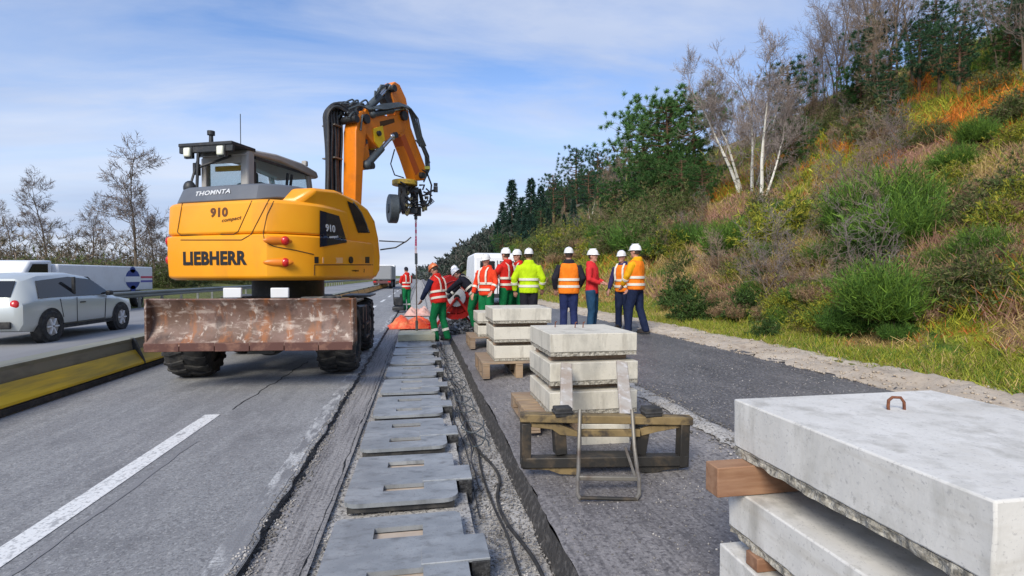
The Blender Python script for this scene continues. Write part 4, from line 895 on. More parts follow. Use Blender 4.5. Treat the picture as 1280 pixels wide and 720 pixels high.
# --- dozer blade
BM = W0 @ Tr(-1.985, 6.75, 0) @ Rz(-radians(6)); BW = 1.205
pr = [(-.14, .60), (-.11, .62), (-.02, .74), (.02, .88), (-.01, 1.03), (-.08, 1.115), (-.04, 1.13), (.05, 1.04), (.08, .88), (.05, .72), (-.05, .58), (-.14, .57)]
bl = MB(BM); bl.loft([[(x, y, z) for y, z in pr] for x in np.linspace(-BW, BW, 14)]); blade = bl.build('dozer_blade', M['rust'], EX, smooth=40)
bl = MB(BM)
for k in range(6): bl.box((-BW+(k+.5)*2*BW/6, -.125, .555+.004*(k % 2)), (2*BW/6-.006, .035, .10))
bl.build('cutting_edge', nmat('brown_cutting_edge', (.10, .04, .03), .7, 0, [((6, 3, 8), 4, .5, .65, (.24, .12, .08), .7)], [(30, .3, .004)]), blade, bevel=.006)
for x in (-BW+.01, BW-.01):
    bl = MB(BM); bl.box((x, -.01, .86), (.025, .20, .54)); bl.build('end_plate', M['rust'], blade, bevel=.004)
bl = MB(); 
for s in (-1, 1): bl.bar((s*.45, -2.15, .58), (s*.38, -1.2, .75), .12, .2)
bl.box((.2, -2.25, .50), (.3, .1, .10)); bl.build('blade_arm', M['chassis'], EX, bevel=.01)
bl = MB()
for s in (-1, 1): bl.tube([(s*.22, -2.12, .66), (s*.22, -1.3, .92)], .05, 8)
bl.build('blade_cylinder', M['dark'], EX)

# --- boom, drawn in the vertical plane that holds boom foot and sling
BP = Vector((-1.35, 10.0, 0)); BD = Vector((1.27, 1.80, 0)).normalized(); BN = Vector((BD.y, -BD.x, 0))   # BN points to the right / camera side
def bpx(px, py, off=0.0):
    r = ray(px, py); o = Vector((0, 0, HC)); t = (BP-o).dot(BN)/r.dot(BN); return o+r*t+BN*off
def boomplate(pts, name, mat, w_=.30, off=0, bevel=.015, parent=EX):
    b = MB(W0); P = [bpx(x, y, off) for x, y in pts]; b.loft([[p-BN*w_/2 for p in P], [p+BN*w_/2 for p in P]]); return b.build(name, mat, parent, smooth=30, bevel=bevel)
bm1 = boomplate([(436, 262), (437, 205), (437, 165), (440, 148), (447, 139), (453, 146), (450, 170), (447, 200), (444, 262)], 'lower_boom', M['boomy'], .30)
boomplate([(449, 186), (455, 180), (458, 200), (452, 212), (448, 214)], 'boom_lug', M['boomy'], .2, parent=bm1)
bm2 = boomplate([(446, 150), (451, 136), (460, 140), (478, 146), (494, 144), (502, 150), (500, 164), (488, 172), (474, 178), (466, 186), (458, 178), (450, 166)], 'upper_boom', M['boomy'], .26)
boomplate([(468, 153), (486, 149), (487, 154), (469, 160)], 'boom_slot', M['seam'], .27, parent=bm2, bevel=.004)
boomplate([(459, 162), (471, 158), (474, 176), (467, 187), (461, 178)], 'yellow_bracket', nmat('bright_yellow_paint', (.85, .55, .01), .5), .30, bevel=.006, parent=bm2)
arm = boomplate([(484, 106), (488, 103), (494, 107), (502, 124), (505, 140), (508, 160), (516, 182), (530, 218), (524, 226), (514, 226), (504, 196), (494, 168), (490, 152), (488, 134), (484, 120)], 'dipper_arm', M['boomy'], .24)
boomplate([(495, 172), (500, 168), (519, 214), (514, 220)], 'arm_underplate', nmat('red_orange_paint', (.50, .09, .01), .5), .246, parent=arm, bevel=.004)
boomplate([(478, 108), (486, 106), (489, 132), (482, 136), (477, 124)], 'arm_yoke', M['dark'], .18, parent=arm)
def cyl(a, c, r, rod, name='hydraulic_cylinder', off=0, parent=EX):
    A = bpx(*a, off); B_ = bpx(*c, off); m_ = A.lerp(B_, .58); b = MB(W0); b.tube([A, m_], r, 12); b.ell(A, (r*1.3,)*3); o = b.build(name, M['hosegrey'], parent)
    b = MB(W0); b.tube([m_, B_], rod, 10); b.ell(B_, (r*1.1,)*3); b.build('cylinder_rod', M['chrome'], o)
cyl((455, 138), (483, 110), .075, .045, off=.05); cyl((452, 207), (484, 172), .07, .04, off=.12); cyl((452, 207), (484, 172), .07, .04, off=-.12); cyl((458, 144), (500, 136), .06, .035, off=.15)
b = MB(W0)
for (x, y, r) in ((436, 150, .07), (449, 150, .09), (456, 208, .07), (497, 146, .10), (486, 170, .06), (484, 112, .07), (457, 140, .06), (465, 168, .05), (520, 220, .07)):
    a = bpx(x, y, -.2); c = bpx(x, y, .2); b = MB(W0); b.tube([a, c], r, 12); b.build('pivot_pin', M['dark'], EX)
def chk(P, k=2):
    P = [Vector(p) for p in P]
    for _ in range(k):
        Q = [P[0]]
        for a_, b_ in zip(P, P[1:]): Q += [a_.lerp(b_, .25), a_.lerp(b_, .75)]
        P = Q+[P[-1]]
    return P
# thick hose bundle climbing behind the boom and tangled hoses at its head
hs = MB(W0); rs = random.Random(4)
for i in range(20):
    x = 420+i*.98; o_ = -.17-.045*(i % 4)
    pts = [bpx(x+rs.uniform(-2, 1), 262, o_), bpx(x+rs.uniform(-2, 2), 235, o_), bpx(x+rs.uniform(-2, 2), 205, o_), bpx(x+rs.uniform(-1.5, 1.5), 180, o_), bpx(x+rs.uniform(-1, 1), 156, o_), bpx(x-1+rs.uniform(-2, 1), 136+rs.uniform(-6, 4), o_), bpx(x+5+i*.4, 126+rs.uniform(-2, 6), o_*.6), bpx(x+12+i*.5, 132+rs.uniform(0, 8), 0), bpx(x+15+i*.4, 144+rs.uniform(0, 10), .08)]
    hs.tube(chk(pts), rs.choice((.024, .03, .034)), 7)
hs.build('hose_bundle', M['hose'], EX)
for y in (156, 197, 240): hs = MB(W0); hs.box(bpx(428.5, y, -.25), (.31, .20, .022), Rz(-radians(35)).to_3x3()); hs.build('hose_clamp', M['railgrey'], EX)
hs = MB(W0)
for i in range(16):
    a = (rs.uniform(422, 448), rs.uniform(126, 150)); c = (rs.uniform(438, 462), rs.uniform(140, 182)); m_ = ((a[0]+c[0])/2+rs.uniform(-5, 8), min(a[1], c[1])-rs.uniform(-3, 10)); o_ = rs.uniform(-.2, .2)
    hs.tube(chk([bpx(*a, o_), bpx(a[0]*.6+m_[0]*.4, m_[1]+3, o_), bpx(*m_, o_*1.1), bpx(c[0]*.7+m_[0]*.3, c[1]*.6+m_[1]*.4, o_), bpx(*c, o_)]), .017, 6)
for i in range(5):
    o_ = .16+.02*i; hs.tube([bpx(452+i, 138, o_), bpx(470, 132+i*1.6, o_), bpx(490, 130+i*1.2, o_), bpx(502, 134+i, o_), bpx(507+i, 150, o_), bpx(513+i*.7, 172, o_), bpx(517+i, 184, o_)], .017, 6)
for i in range(3): hs.tube([bpx(464+i*3, 115, .1), bpx(462+i, 122, .12), bpx(470, 112-i*2, .12), bpx(480, 106+i, .1), bpx(487, 110, .05)], .022, 6)
for i in range(4): hs.tube([bpx(504+i, 140, .15), bpx(511+i, 160, .17), bpx(517+i*1.3, 180, .17), bpx(524+i*1.5, 196, .16), bpx(527+i*1.5, 212, .12), bpx(525, 228, .1)], .016, 6)
hs.tube([bpx(512, 176, .16), bpx(521, 190, .2), bpx(528, 204, .2), bpx(526, 216, .1)], .015, 6)
hs.tube([bpx(499, 186, -.12), bpx(496, 204, -.16), bpx(500, 218, -.14), bpx(507, 222, -.05)], .015, 6)
hs.build('hydraulic_hoses', M['hosegrey'], EX)
# boom foot cylinders
# --- rotating gripper head
RC = bpx(510, 226); TL = MB(W0); TL.tube([bpx(506, 232), bpx(506, 226)], .27, 24)
tool = TL.build('rotator_head', nmat('yellow_green_ring', (.55, .36, .03), .5, 0, [(8, 3, .5, .65, (.15, .12, .05), .8)]), EX, bevel=.01)
TB = MB(W0); cx_ = bpx(511, 250)
TB.box(bpx(504, 248), (.20, .26, .55)); TB.box(bpx(518, 250), (.17, .28, .50)); TB.box(bpx(511, 238), (.42, .20, .12)); TB.box(bpx(512, 264), (.34, .24, .12)); TB.box(bpx(523, 264), (.12, .2, .2)); TB.tube([bpx(524, 236), bpx(530, 262)], .045, 8); TB.tube([bpx(500, 234), bpx(499, 264)], .04, 8)
TB.build('head_frame', M['dark'], tool, bevel=.01)
TB = MB(W0); c0 = bpx(491, 261); ax = BN*.0+Vector((1, .25, 0)).normalized()
TB.tube([c0-ax*.09, c0+ax*.09], .30, 28); TB.tube([c0-ax*.11, c0+ax*.16], .10, 14); TB.build('side_disc', M['hosegrey'], tool, bevel=.02)
TB = MB(W0); rs = random.Random(12)
for i in range(40):
    a = (rs.uniform(495, 530), rs.uniform(230, 268)); c = (a[0]+rs.uniform(-9, 9), a[1]+rs.uniform(-12, 12)); c = (min(532, max(495, c[0])), min(270, max(228, c[1]))); o_ = rs.uniform(.10, .22)
    TB.tube([bpx(*a, o_), bpx((a[0]+c[0])/2+rs.uniform(-5, 5), (a[1]+c[1])/2+rs.uniform(-4, 4), o_+.05), bpx(*c, o_)], rs.uniform(.010, .022), 6)
TB.tube([bpx(521, 212, .1), bpx(527, 216, .14), bpx(532, 232, .16), bpx(531, 252, .14), bpx(526, 262, .1)], .02, 6); TB.build('head_hoses', M['hose'], tool)
rs = random.Random(13); olive = nmat('worn_olive_steel', (.26, .22, .09), .5, .2, [(12, 3, .5, .65, (.06, .06, .06), .8)])
for i in range(14): TB = MB(W0); TB.box(bpx(rs.uniform(497, 527), rs.uniform(234, 268), rs.uniform(.12, .18)), (rs.uniform(.03, .09), rs.uniform(.03, .06), rs.uniform(.04, .1))); TB.build('valve_block', olive, tool, bevel=.004)
TB = MB(W0); TB.bar(bpx(528, 242, .1), bpx(538, 238, .1), .04, .04); TB.box(bpx(540, 237, .1), (.10, .09, .13)); TB.box(bpx(540, 231, .1), (.09, .09, .06)); TB.build('camera_box', M['dark'], tool, bevel=.006)
TB = MB(W0); TB.box(bpx(528, 211, .12), (.14, .14, .07)); TB.build('hose_manifold', nmat('olive_manifold', (.30, .32, .04), .5), arm, bevel=.01)
# sling: red-white webbing above, lifting rod below (hangs from the head)
S = MB(); top = bpx(516, 270, .08); bot = Vector((bpx(519, 300).x, bpx(519, 300).y, 0)); hk = bpx(516, 272, .08)
slab_c = gp(521, 419, .10)
low = Vector((slab_c.x, slab_c.y+.0, .30)); SL = empty('lifting_sling', low, 0, 'pink and white lifting sling hanging from the boom head to the new slab', 'sling')
T_ = Tr(-low.x, -low.y, -low.z); S = MB(T_); kn = top.lerp(low, .34)
S.tube([top, kn], .022, 6); S.tube([top+Vector((.015, 0, 0)), kn+Vector((-.02, 0, 0))], .016, 6); S.build('webbing', nmat('pink_white_webbing', (.75, .10, .20), .7, 0, [((3, 3, 14), 1, .48, .52, (.82, .7, .7), 1)]), SL)
S = MB(T_); S.tube([top+Vector((0, 0, .05)), top-Vector((0, 0, .08))], .035, 8); S.tube([kn, kn.lerp(low, .15)], .03, 8); S.build('shackle', M['hosegrey'], SL)
S = MB(T_); S.tube([kn.lerp(low, .12), low], .013, 8); S.tube([low+Vector((0, 0, .12)), low+Vector((0, 0, -.10))], .03, 8); S.build('rod', M['railgrey'], SL)
# ------------------------------------------------------------ concrete slabs, pallets
def rough_box(c, d, nx, nyy, amp, seed=1):
    """closed box with jittered side walls"""
    b = MB(); x, y, z = d[0]/2, d[1]/2, d[2]/2; per = []
    for i in range(nx): per.append((-x+2*x*i/nx, -y, 0, -1))
    for i in range(nyy): per.append((x, -y+2*y*i/nyy, 1, 0))
    for i in range(nx): per.append((x-2*x*i/nx, y, 0, 1))
    for i in range(nyy): per.append((-x, y-2*y*i/nyy, -1, 0))
    rings = []
    for k in range(4):
        zz = -z+2*z*k/3; a_ = amp*(1.0 if k < 3 else .15)
        rings.append([(c[0]+px+nx_*(a_*(mnoise.noise(Vector((px*22+seed, py*22, zz*40)))*1.3-.3)), c[1]+py+ny_*(a_*(mnoise.noise(Vector((px*22+seed, py*22, zz*40+7)))*1.3-.3)), c[2]+zz+(amp*.6*mnoise.noise(Vector((px*18, py*18, seed))) if k == 0 else 0)) for px, py, nx_, ny_ in per])
    return b.loft(rings)
def slab(x, y, z, w_, l, h, label, group, mat='conc', rz=0, res=14, band=.17, amp=.005, seed=1):
    """x, y centre; z underside"""
    root = empty('concrete_slab', (x, y, z), rz, label, 'concrete slab', group); hb = h*band
    n = res; b = MB(); per = []
    rough_box((0, 0, hb+(h-hb)/2), (w_, l, h-hb), res, res, (.0045 if mat == 'conc_near' else .003), seed).build('slab_body', M[mat], root, smooth=45, bevel=.006)
    rough_box((0, 0, hb/2-.001), (w_-.006, l-.006, hb-.001), res*5, res*5, amp, seed+3).build('rough_base', M['agg'], root, smooth=0)
    return root
def pallet(x, y, z, w_, l, label, rz=0, h=.13, mat='wood', group='wooden pallets under the slabs'):
    root = empty('pallet', (x, y, z), rz, label, 'pallet', group); n = 8; bw = .095; b = None
    for i in range(n):
        yy = -l/2+bw/2+(l-bw)*i/(n-1); MB().box((0, yy, h-.011), (w_, bw, .022)).build('top_board', M[mat], root, bevel=.003)
    for i in range(3):
        xx = -w_/2+.05+(w_-.1)*i/2; MB().box((xx, 0, h-.034), (.095, l, .02)).build('stringer_board', M[mat], root, bevel=.003)
        for j in range(3): MB().box((xx, -l/2+.07+(l-.14)*j/2, .022+(h-.066)/2), (.095, .13, h-.068)).build('block', M[mat], root, bevel=.003)
        MB().box((xx, 0, .010), (.095, l, .02)).build('bottom_board', M[mat], root, bevel=.003)
    return root
# middle stack (three slabs on a pallet)
DM = 4.50
a = pt(688, 418, DM); b_ = pt(805, 417.5, DM); zt_ = a.z; wM = b_.x-a.x; lM = .84; mx_ = (a.x+b_.x)/2; y0 = a.y-.0
sp = wM+.0
def spacer(x, y, z, w_, l, h, label, rz=0, mat='woodgrey', group='timber spacers between the slabs'):
    o = MB().box((0, 0, h/2), (w_, l, h)).build('timber_spacer', M[mat], None, bevel=.004); o.location = (x, y, z); o.rotation_euler = (0, 0, rz); return tag(o, label, 'timber', group)
GM = 'slabs stacked on pallets along the trench'
hS = .195; gp_ = .055
zs = [zt_-hS, zt_-2*hS-gp_, zt_-3*hS-2*gp_]
slab(mx_, y0+lM/2, zs[0], wM, lM, hS, 'topmost slab of the middle stack, behind the fork frame', GM, seed=1)
slab(mx_-.005, y0+lM/2-.02, zs[1], wM+.01, lM, hS, 'middle slab of the middle stack, behind the fork frame', GM, seed=2, rz=.004)
slab(mx_-.015, y0+lM/2-.05, zs[2], wM+.0, lM, hS, 'lowest slab of the middle stack, resting on the pallet with the fork frame', GM, seed=3, rz=-.006)
for k, z in enumerate(zs[:2]):
    for s in (-1, 1): spacer(mx_-.01, y0+lM/2+s*.26, z-gp_, wM-.08, .07, gp_-.002, ('front' if s < 0 else 'rear')+' spacer timber under the '+('topmost' if k == 0 else 'middle')+' slab of the middle stack')
gz = roadz(mx_)
pallet(mx_-.13, y0+lM/2+.02, gz+.01, wM+.12, lM+.1, 'orange brown pallet under the middle stack, sticking out on its left', rz=pi, h=max(.1, zs[2]-gz-.012))
mb = MB(T0 := Tr(-mx_, -(y0+lM/2), -zt_))
for (dx, dy) in ((-.02, .1), (.06, .1), (-.2, .18)): mb.tube([(mx_+dx, y0+lM/2+dy, zt_-.02), (mx_+dx+.005, y0+lM/2+dy, zt_+.05), (mx_+dx+.02, y0+lM/2+dy, zt_+.055)], .006, 5)
o = mb.build('steel_bar_ends', M['rustred'], None); o.location = (mx_, y0+lM/2, zt_); tag(o, 'thin bent steel bar ends standing up from the topmost slab of the middle stack', 'steel bars')
# second stack behind
D2 = 7.0; a = pt(616, 386, D2); b_ = pt(693, 386, D2); w2 = b_.x-a.x; zt2 = a.z; h2 = .20; g2 = .055; m2 = (a.x+b_.x)/2; y2 = a.y
for k, nm in enumerate(('topmost', 'middle', 'lowest')): slab(m2+(0, .015, .02)[k], y2+.42, zt2-h2*(k+1)-g2*k, w2, .84, h2, nm+' slab of the second stack, behind the middle stack', GM, seed=5+k, res=8)
for k in range(2):
    for s in (-1, 1): spacer(m2, y2+.42+s*.24, zt2-h2*(k+1)-g2*(k+1), w2-.06, .07, g2-.002, ('front' if s < 0 else 'rear')+' spacer timber under the '+('topmost' if k == 0 else 'middle')+' slab of the second stack')
zb = zt2-3*h2-2*g2; pallet(m2-.06, y2+.40, roadz(m2), w2+.18, 1.0, 'pallet under the second stack', h=max(.1, zb-roadz(m2)-.003))
# third stack (two slabs)
D3 = 9.8; a = pt(597, 391, D3); w3 = .80; y3 = a.y; m3 = a.x+w3/2; zt3 = a.z; h3 = .20
for k, nm in enumerate(('upper', 'lower')): slab(m3+.01*k, y3+.4, zt3-h3*(k+1)-.05*k, w3, .8, h3, nm+' slab of the farthest, two slab stack', GM, seed=9+k, res=6)
spacer(m3, y3+.2, zt3-h3-.05, w3-.05, .07, .048, 'spacer timber between the two slabs of the farthest stack')
zb = zt3-2*h3-.05; pallet(m3-.08, y3+.38, roadz(m3), w3+.14, .95, 'pallet under the farthest stack', h=max(.09, zb-roadz(m3)-.003))
# near stack at the lower right
a = pt(917, 498.5, 2.12); wn_ = .95; ln_ = .98; zt4 = a.z; xn = a.x+wn_/2; yn = a.y-ln_/2; h4 = .225
GN = 'slabs of the near stack'
slab(xn, yn, zt4-h4, wn_, ln_, h4, 'topmost slab of the near stack, with the rusty loop', GN, 'conc_near', res=30, band=.15, amp=.009, seed=21)
z5 = zt4-.345; slab(xn-.025, yn-.01, z5-.19, wn_, ln_, .19, 'middle slab of the near stack, between two timber spacers', GN, 'conc_near', res=30, band=.15, amp=.009, seed=22, rz=.012)
z6 = z5-.19-.055; slab(xn-.06, yn-.0, max(.10, z6-.20), wn_, ln_, z6-max(.10, z6-.20), 'lowest slab of the near stack', GN, 'conc_near', res=30, band=.15, amp=.009, seed=23, rz=-.008)
spacer(xn-.10, yn+.40, z5+.003, wn_+.10, .085, .345-h4-.006, 'reddish timber spacer sticking out left under the topmost near slab', mat='woodred')
spacer(xn+.10, yn-.26, z5+.003, wn_-.36, .085, .345-h4-.006, 'recessed front timber spacer under the topmost near slab', mat='wood')
spacer(xn-.06, yn+.30, z6+.002, wn_-.03, .07, .052, 'small timber spacer under the middle near slab', mat='woodred')
spacer(xn-.04, yn-.28, z6+.002, wn_-.06, .07, .052, 'front timber spacer under the middle near slab', mat='wood')
pallet(xn-.03, yn, roadz(xn)-.0, wn_+.1, ln_+.06, 'pallet under the near stack', h=max(.08, max(.10, z6-.20)-roadz(xn)-.004))
lp = pt(1114, 512, 1.95); mb = MB(Tr(-lp.x, -lp.y, -zt4)); mb.tube([(lp.x-.008, lp.y, zt4-.02), (lp.x-.014, lp.y, zt4+.012), (lp.x-.012, lp.y, zt4+.035), (lp.x+.005, lp.y+.0, zt4+.046), (lp.x+.03, lp.y-.01, zt4+.046), (lp.x+.045, lp.y-.01, zt4+.028), (lp.x+.048, lp.y-.01, zt4-.02)], .0055, 8)
o = mb.build('lifting_loop', M['rustred'], None); o.location = (lp.x, lp.y, zt4); tag(o, 'rusty steel lifting loop on the topmost near slab', 'steel loop')
# yellowish slab being set at the far end of the lids
slab(slab_c.x, slab_c.y, .0, .78, .80, .16, 'yellowish slab hanging from the sling at the end of the row of lids', None, 'slabyel', res=8, seed=31)

# ------------------------------------------------------------ fork frame leaning in front of the middle stack
FD = 3.60
fl = pt(652, 590, FD); fr_ = pt(863, 590, FD); zb_ = roadz(1.1)+.0; zt_f = pt(650, 516, FD).z
FF = empty('fork_frame', ((fl.x+fr_.x)/2, fl.y, 0), 0, 'dirty black and yellow steel fork frame with two pale forks leaning on the middle stack', 'fork attachment')
T_ = Tr(-(fl.x+fr_.x)/2, -fl.y, 0)
def fp(px, py, d=FD): return pt(px, py, d)
b = MB(T_); b.bar(fp(650, 521), fp(864, 525), .09, .055, (0, 0, 1)); b.build('top_rail', M['framey'], FF, bevel=.006)
b = MB(T_); b.bar(fp(651, 577), fp(858, 574), .08, .07); b.build('bottom_rail', M['frameb'], FF, bevel=.006)
for (x0, x1) in ((657, 657), (854, 852)): b = MB(T_); b.bar(fp(x0, 528), fp(x1, 582), .065, .08, (0, 1, 0)); b.build('end_post', M['frameb'], FF, bevel=.005)
for (x0, x1) in ((698, 700), (803, 797)): b = MB(T_); b.bar(fp(x0, 532, FD+.04), fp(x1, 566, FD+.04), .08, .10, (0, 1, 0)); b.build('inner_post', M['frameb'], FF, bevel=.005)
def flat(pts, name, mat, d=FD, th=.04):
    b = MB(T_); P = [fp(x, y, d) for x, y in pts]; n = Vector((sin(YAW), cos(YAW), 0))*th; b.loft([[p for p in P], [p+n for p in P]]); return b.build(name, mat, FF, bevel=.004, smooth=0)
flat([(664, 529), (700, 531), (722, 540), (722, 546), (700, 544), (690, 537), (664, 534)], 'gusset', M['framey'], FD-.02)
flat([(800, 536), (812, 533), (850, 530), (850, 535), (822, 540), (802, 545)], 'gusset', M['framey'], FD-.02)
flat([(653, 582), (722, 580), (722, 594), (700, 593), (686, 588), (653, 587)], 'gusset', M['framey'], FD-.02)
flat([(800, 583), (857, 580), (857, 585), (830, 588), (818, 592), (800, 590)], 'gusset', M['frameb'], FD-.02)
b = MB(T_); b.bar(fp(722, 541, FD-.03), fp(800, 541, FD-.03), .03, .05); b.build('middle_rail', M['framey'], FF, bevel=.005)
b = MB(T_); b.bar(fp(722, 570, FD+.2), fp(800, 570, FD+.2), .16, .03); b.build('lower_plate', M['frameb'], FF, bevel=.005)
b = MB(T_); b.loft([[fp(x, y, FD+.62) for x, y in ((727, 530), (787, 530), (787, 560), (727, 560))], [fp(x, y, FD+.75) for x, y in ((727, 530), (787, 530), (787, 560), (727, 560))]]); b.build('counter_block', M['conc'], FF, bevel=.005)
# tubular guard: two bent side tubes with cross bars
b = MB(T_); b.tube([fp(725, 512, FD-.05), fp(724, 545, FD-.10), fp(723, 590, FD-.27), fp(722, 600, FD-.33), fp(722, 618, FD-.40), fp(726, 624, FD-.43)], .013, 8)
b.tube([fp(790, 512, FD-.05), fp(793, 560, FD-.13), fp(797, 590, FD-.27), fp(799, 600, FD-.33), fp(799, 618, FD-.40), fp(795, 624, FD-.43)], .013, 8)
b.tube([fp(782, 560, FD-.1), fp(794, 596, FD-.28)], .010, 6)
b.build('guard_tube', M['railgrey'], FF)
b = MB(T_); b.bar(fp(722, 597, FD-.3), fp(800, 598, FD-.3), .03, .028); b.build('cross_bar', M['railgrey'], FF, bevel=.005)
b = MB(T_); b.tube([fp(724, 622, FD-.42), fp(797, 624, FD-.42)], .012, 8); b.build('foot_bar', M['frameb'], FF)
for (p0, p1, nm) in (((708, 524, FD+.06), (708, 455, FD+.80), 0), ((783, 524, FD+.04), (777, 453, FD+.80), 1)):
    A = fp(*p0); B_ = fp(*p1); b = MB(T_); b.bar(A, B_, .095, .032, (0, -.7, 1)); 
    o = b.build('fork', M['forkpaint'], FF, bevel=.008)
for x in (703, 814):
    b = MB(T_); c = fp(x, 514, FD+.0); b.box(c, (.12, .10, .065)); b.box((c.x, c.y, c.z+.0), (.135, .11, .02)); b.build('rubber_pad', M['rubber'], FF, bevel=.014, segs=3)

# ------------------------------------------------------------ metal lids in the trench
PXL, PXR, PT = -.475, .225, .335
def lid_proto(label):
    root = empty('metal_lid', (0, 0, 0), 0, label, 'metal lid', 'metal lids in a row along the trench')
    h = .026; z0 = -.026; l = .84; y0, y1 = 0, l; sl_ = (-.25, .01); b = MB()
    def pr(poly): b.loft([[(x, y, z0) for x, y in poly], [(x, y, z0+h) for x, y in poly]])
    r = .09; ya, yb_, yc, yd = .17, .27, .58, .70
    cor = [(PXL+r*(1-cos(a)), r*(1-sin(a))) for a in np.linspace(0, pi/2, 6)]; cor2 = [(PXR-r*(1-cos(a)), r*(1-sin(a))) for a in np.linspace(pi/2, 0, 6)]
    pr([(PXL, ya)]+cor+cor2+[(PXR, ya)])
    for (u, v) in ((ya, yb_), (yc, yd)):
        pr([(PXL, u), (sl_[0], u), (sl_[0], v), (PXL, v)]); pr([(sl_[1], u), (PXR, u), (PXR, v), (sl_[1], v)])
    pr([(PXL, yb_), (PXR, yb_), (PXR, yc), (PXL, yc)]); pr([(PXL, yd), (PXR, yd), (PXR, y1-.03), (PXR-.03, y1), (PXL+.03, y1), (PXL, y1-.03)])
    b.build('cover_plate', M['steel'], root, smooth=0)
    b = MB(); b.box(((sl_[0]+sl_[1])/2, (ya+yd)/2, -.042), (.34, .62, .02)); b.build('slot_pad', M['inwood'], root)
    b = MB(); b.box(((PXL+PXR)/2, l/2, -.048), (PXR-PXL-.03, l-.03, .04)); b.build('shade_rim', M['rubber'], root) if False else None
    for (u0, u1) in ((.02, ya), (yd, l-.03)): MB().box(((PXL+PXR)/2, (u0+u1)/2, -.046), (PXR-PXL-.05, u1-u0, .036)).build('shade_rim', M['rubber'], root)  # added black boxes that paint the shade in the gap under the plate
    b = MB(); ry = .10; tg = [(PT, yb_+.02), (PT, yc-.04)]+[(.10, yc-.04)]+[(-.0+ .10*(1-sin(a))-.0, (yc-.04)-.0-.10*(1-cos(a))) for a in np.linspace(0, pi/2, 5)][1:]+[(.0, yb_+.02)]
    b.loft([[(x, y, -.012) for x, y in tg], [(x, y, .0055) for x, y in tg]]); b.build('tongue_plate', M['steel'], root, smooth=0, bevel=.003, segs=1)
    b = MB(); b.box(((PXR+PT)/2+.008, (yb_+yc-.04)/2, -.085), (PT-PXR-.02, yc-.06-yb_, .16)); b.build('bracket', M['black'], root, bevel=.004)
    return root
ylids = [gp(504, y_, 0).y for y_ in (631, 560, 520, 492.5, 471, 457, 444.5, 434.5)]
pitch = (ylids[6]-ylids[0])/6
names = ['nearest fully visible metal lid', 'second', 'third', 'fourth', 'fifth', 'sixth', 'seventh', 'eighth']
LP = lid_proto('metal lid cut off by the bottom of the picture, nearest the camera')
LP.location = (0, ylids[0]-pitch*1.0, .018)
words = ['second metal lid from the camera, with two clear slots', 'third metal lid from the camera', 'fourth metal lid from the camera', 'fifth metal lid from the camera', 'sixth metal lid from the camera', 'seventh metal lid from the camera', 'metal lid second from the yellowish slab', 'farthest metal lid, right before the yellowish slab']
rr = random.Random(2)
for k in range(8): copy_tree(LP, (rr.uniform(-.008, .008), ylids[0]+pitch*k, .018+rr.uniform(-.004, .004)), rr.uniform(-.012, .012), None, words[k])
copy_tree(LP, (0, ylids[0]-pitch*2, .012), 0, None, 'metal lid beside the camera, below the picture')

# ------------------------------------------------------------ cables
rr = random.Random(8)
def cable(x0, y0, y1, amp, r, label, z=-.135, ph=0, mat='cable'):
    P = []; n = int((y1-y0)/.12)
    for i in range(n+1):
        y = y0+(y1-y0)*i/n; x = x0+amp*(nz(ph, y, .9, ph)+.5*nz(y, ph, 2.3, 3)); x = min(.66, max(.335, x)); P.append((x, y, z+.012*nz(y, ph, 2, 1)+r+.02*(ph % 3)))
    o = MB().tube(P, r, 6).build('cable', M[mat], None); tag(o, label, 'cable', 'cables lying in the trench')
for i in range(5):
    cable(.37+.035*i+rr.uniform(-.01, .01), 3.2+.3*i, 12.0, .05+.012*i, .007 if i % 2 else .005, 'thin cable in the bundle along the lid brackets', ph=i*1.7+1)
pts = [(.56, 1.3), (.545, 1.8), (.58, 2.1), (.61, 2.4), (.60, 2.7), (.55, 2.95), (.52, 3.1), (.50, 3.35), (.53, 3.6), (.59, 3.8), (.575, 4.1), (.50, 4.4), (.46, 4.9), (.45, 5.6), (.43, 7)]
def smoothp(p, k=3):
    P = [Vector((x, y, -.118)) for x, y in p]
    for _ in range(k):
        Q = [P[0]]
        for a_, b_ in zip(P, P[1:]): Q += [a_.lerp(b_, .25), a_.lerp(b_, .75)]
        P = Q+[P[-1]]
    return P
tag(MB().tube(smoothp(pts), .011, 8).build('cable', M['rubber'], None), 'thick black cable winding beside the trench wall', 'cable', 'cables lying in the trench')
pts2 = [(.50, 1.3), (.50, 1.9), (.51, 2.2), (.49, 2.6), (.50, 3.0), (.47, 3.3), (.46, 4.0), (.50, 4.6), (.47, 5.5)]
tag(MB().tube(smoothp(pts2), .008, 8).build('cable', M['rubber'], None), 'slimmer black cable left of the thick one in the trench', 'cable', 'cables lying in the trench')
for i in range(5):
    P = []; cx0 = .5; cy = 4.6+i*1.15
    for k in range(26): a_ = k*.5; P.append((cx0+.11*cos(a_)+rr.uniform(-.02, .02), cy+.3*sin(a_)+k*.02, -.125+.004*k))
    tag(MB().tube(chk(P), .006, 5).build('cable_coil', M['hosegrey'], None), ['tangled grey cable coil beside the third lid', 'tangled cable coil beside the fourth lid', 'tangled cable coil beside the fifth lid', 'tangled cable coil beside the sixth lid', 'tangled cable coil near the seventh lid'][i], 'cable', 'tangled cables in the trench')

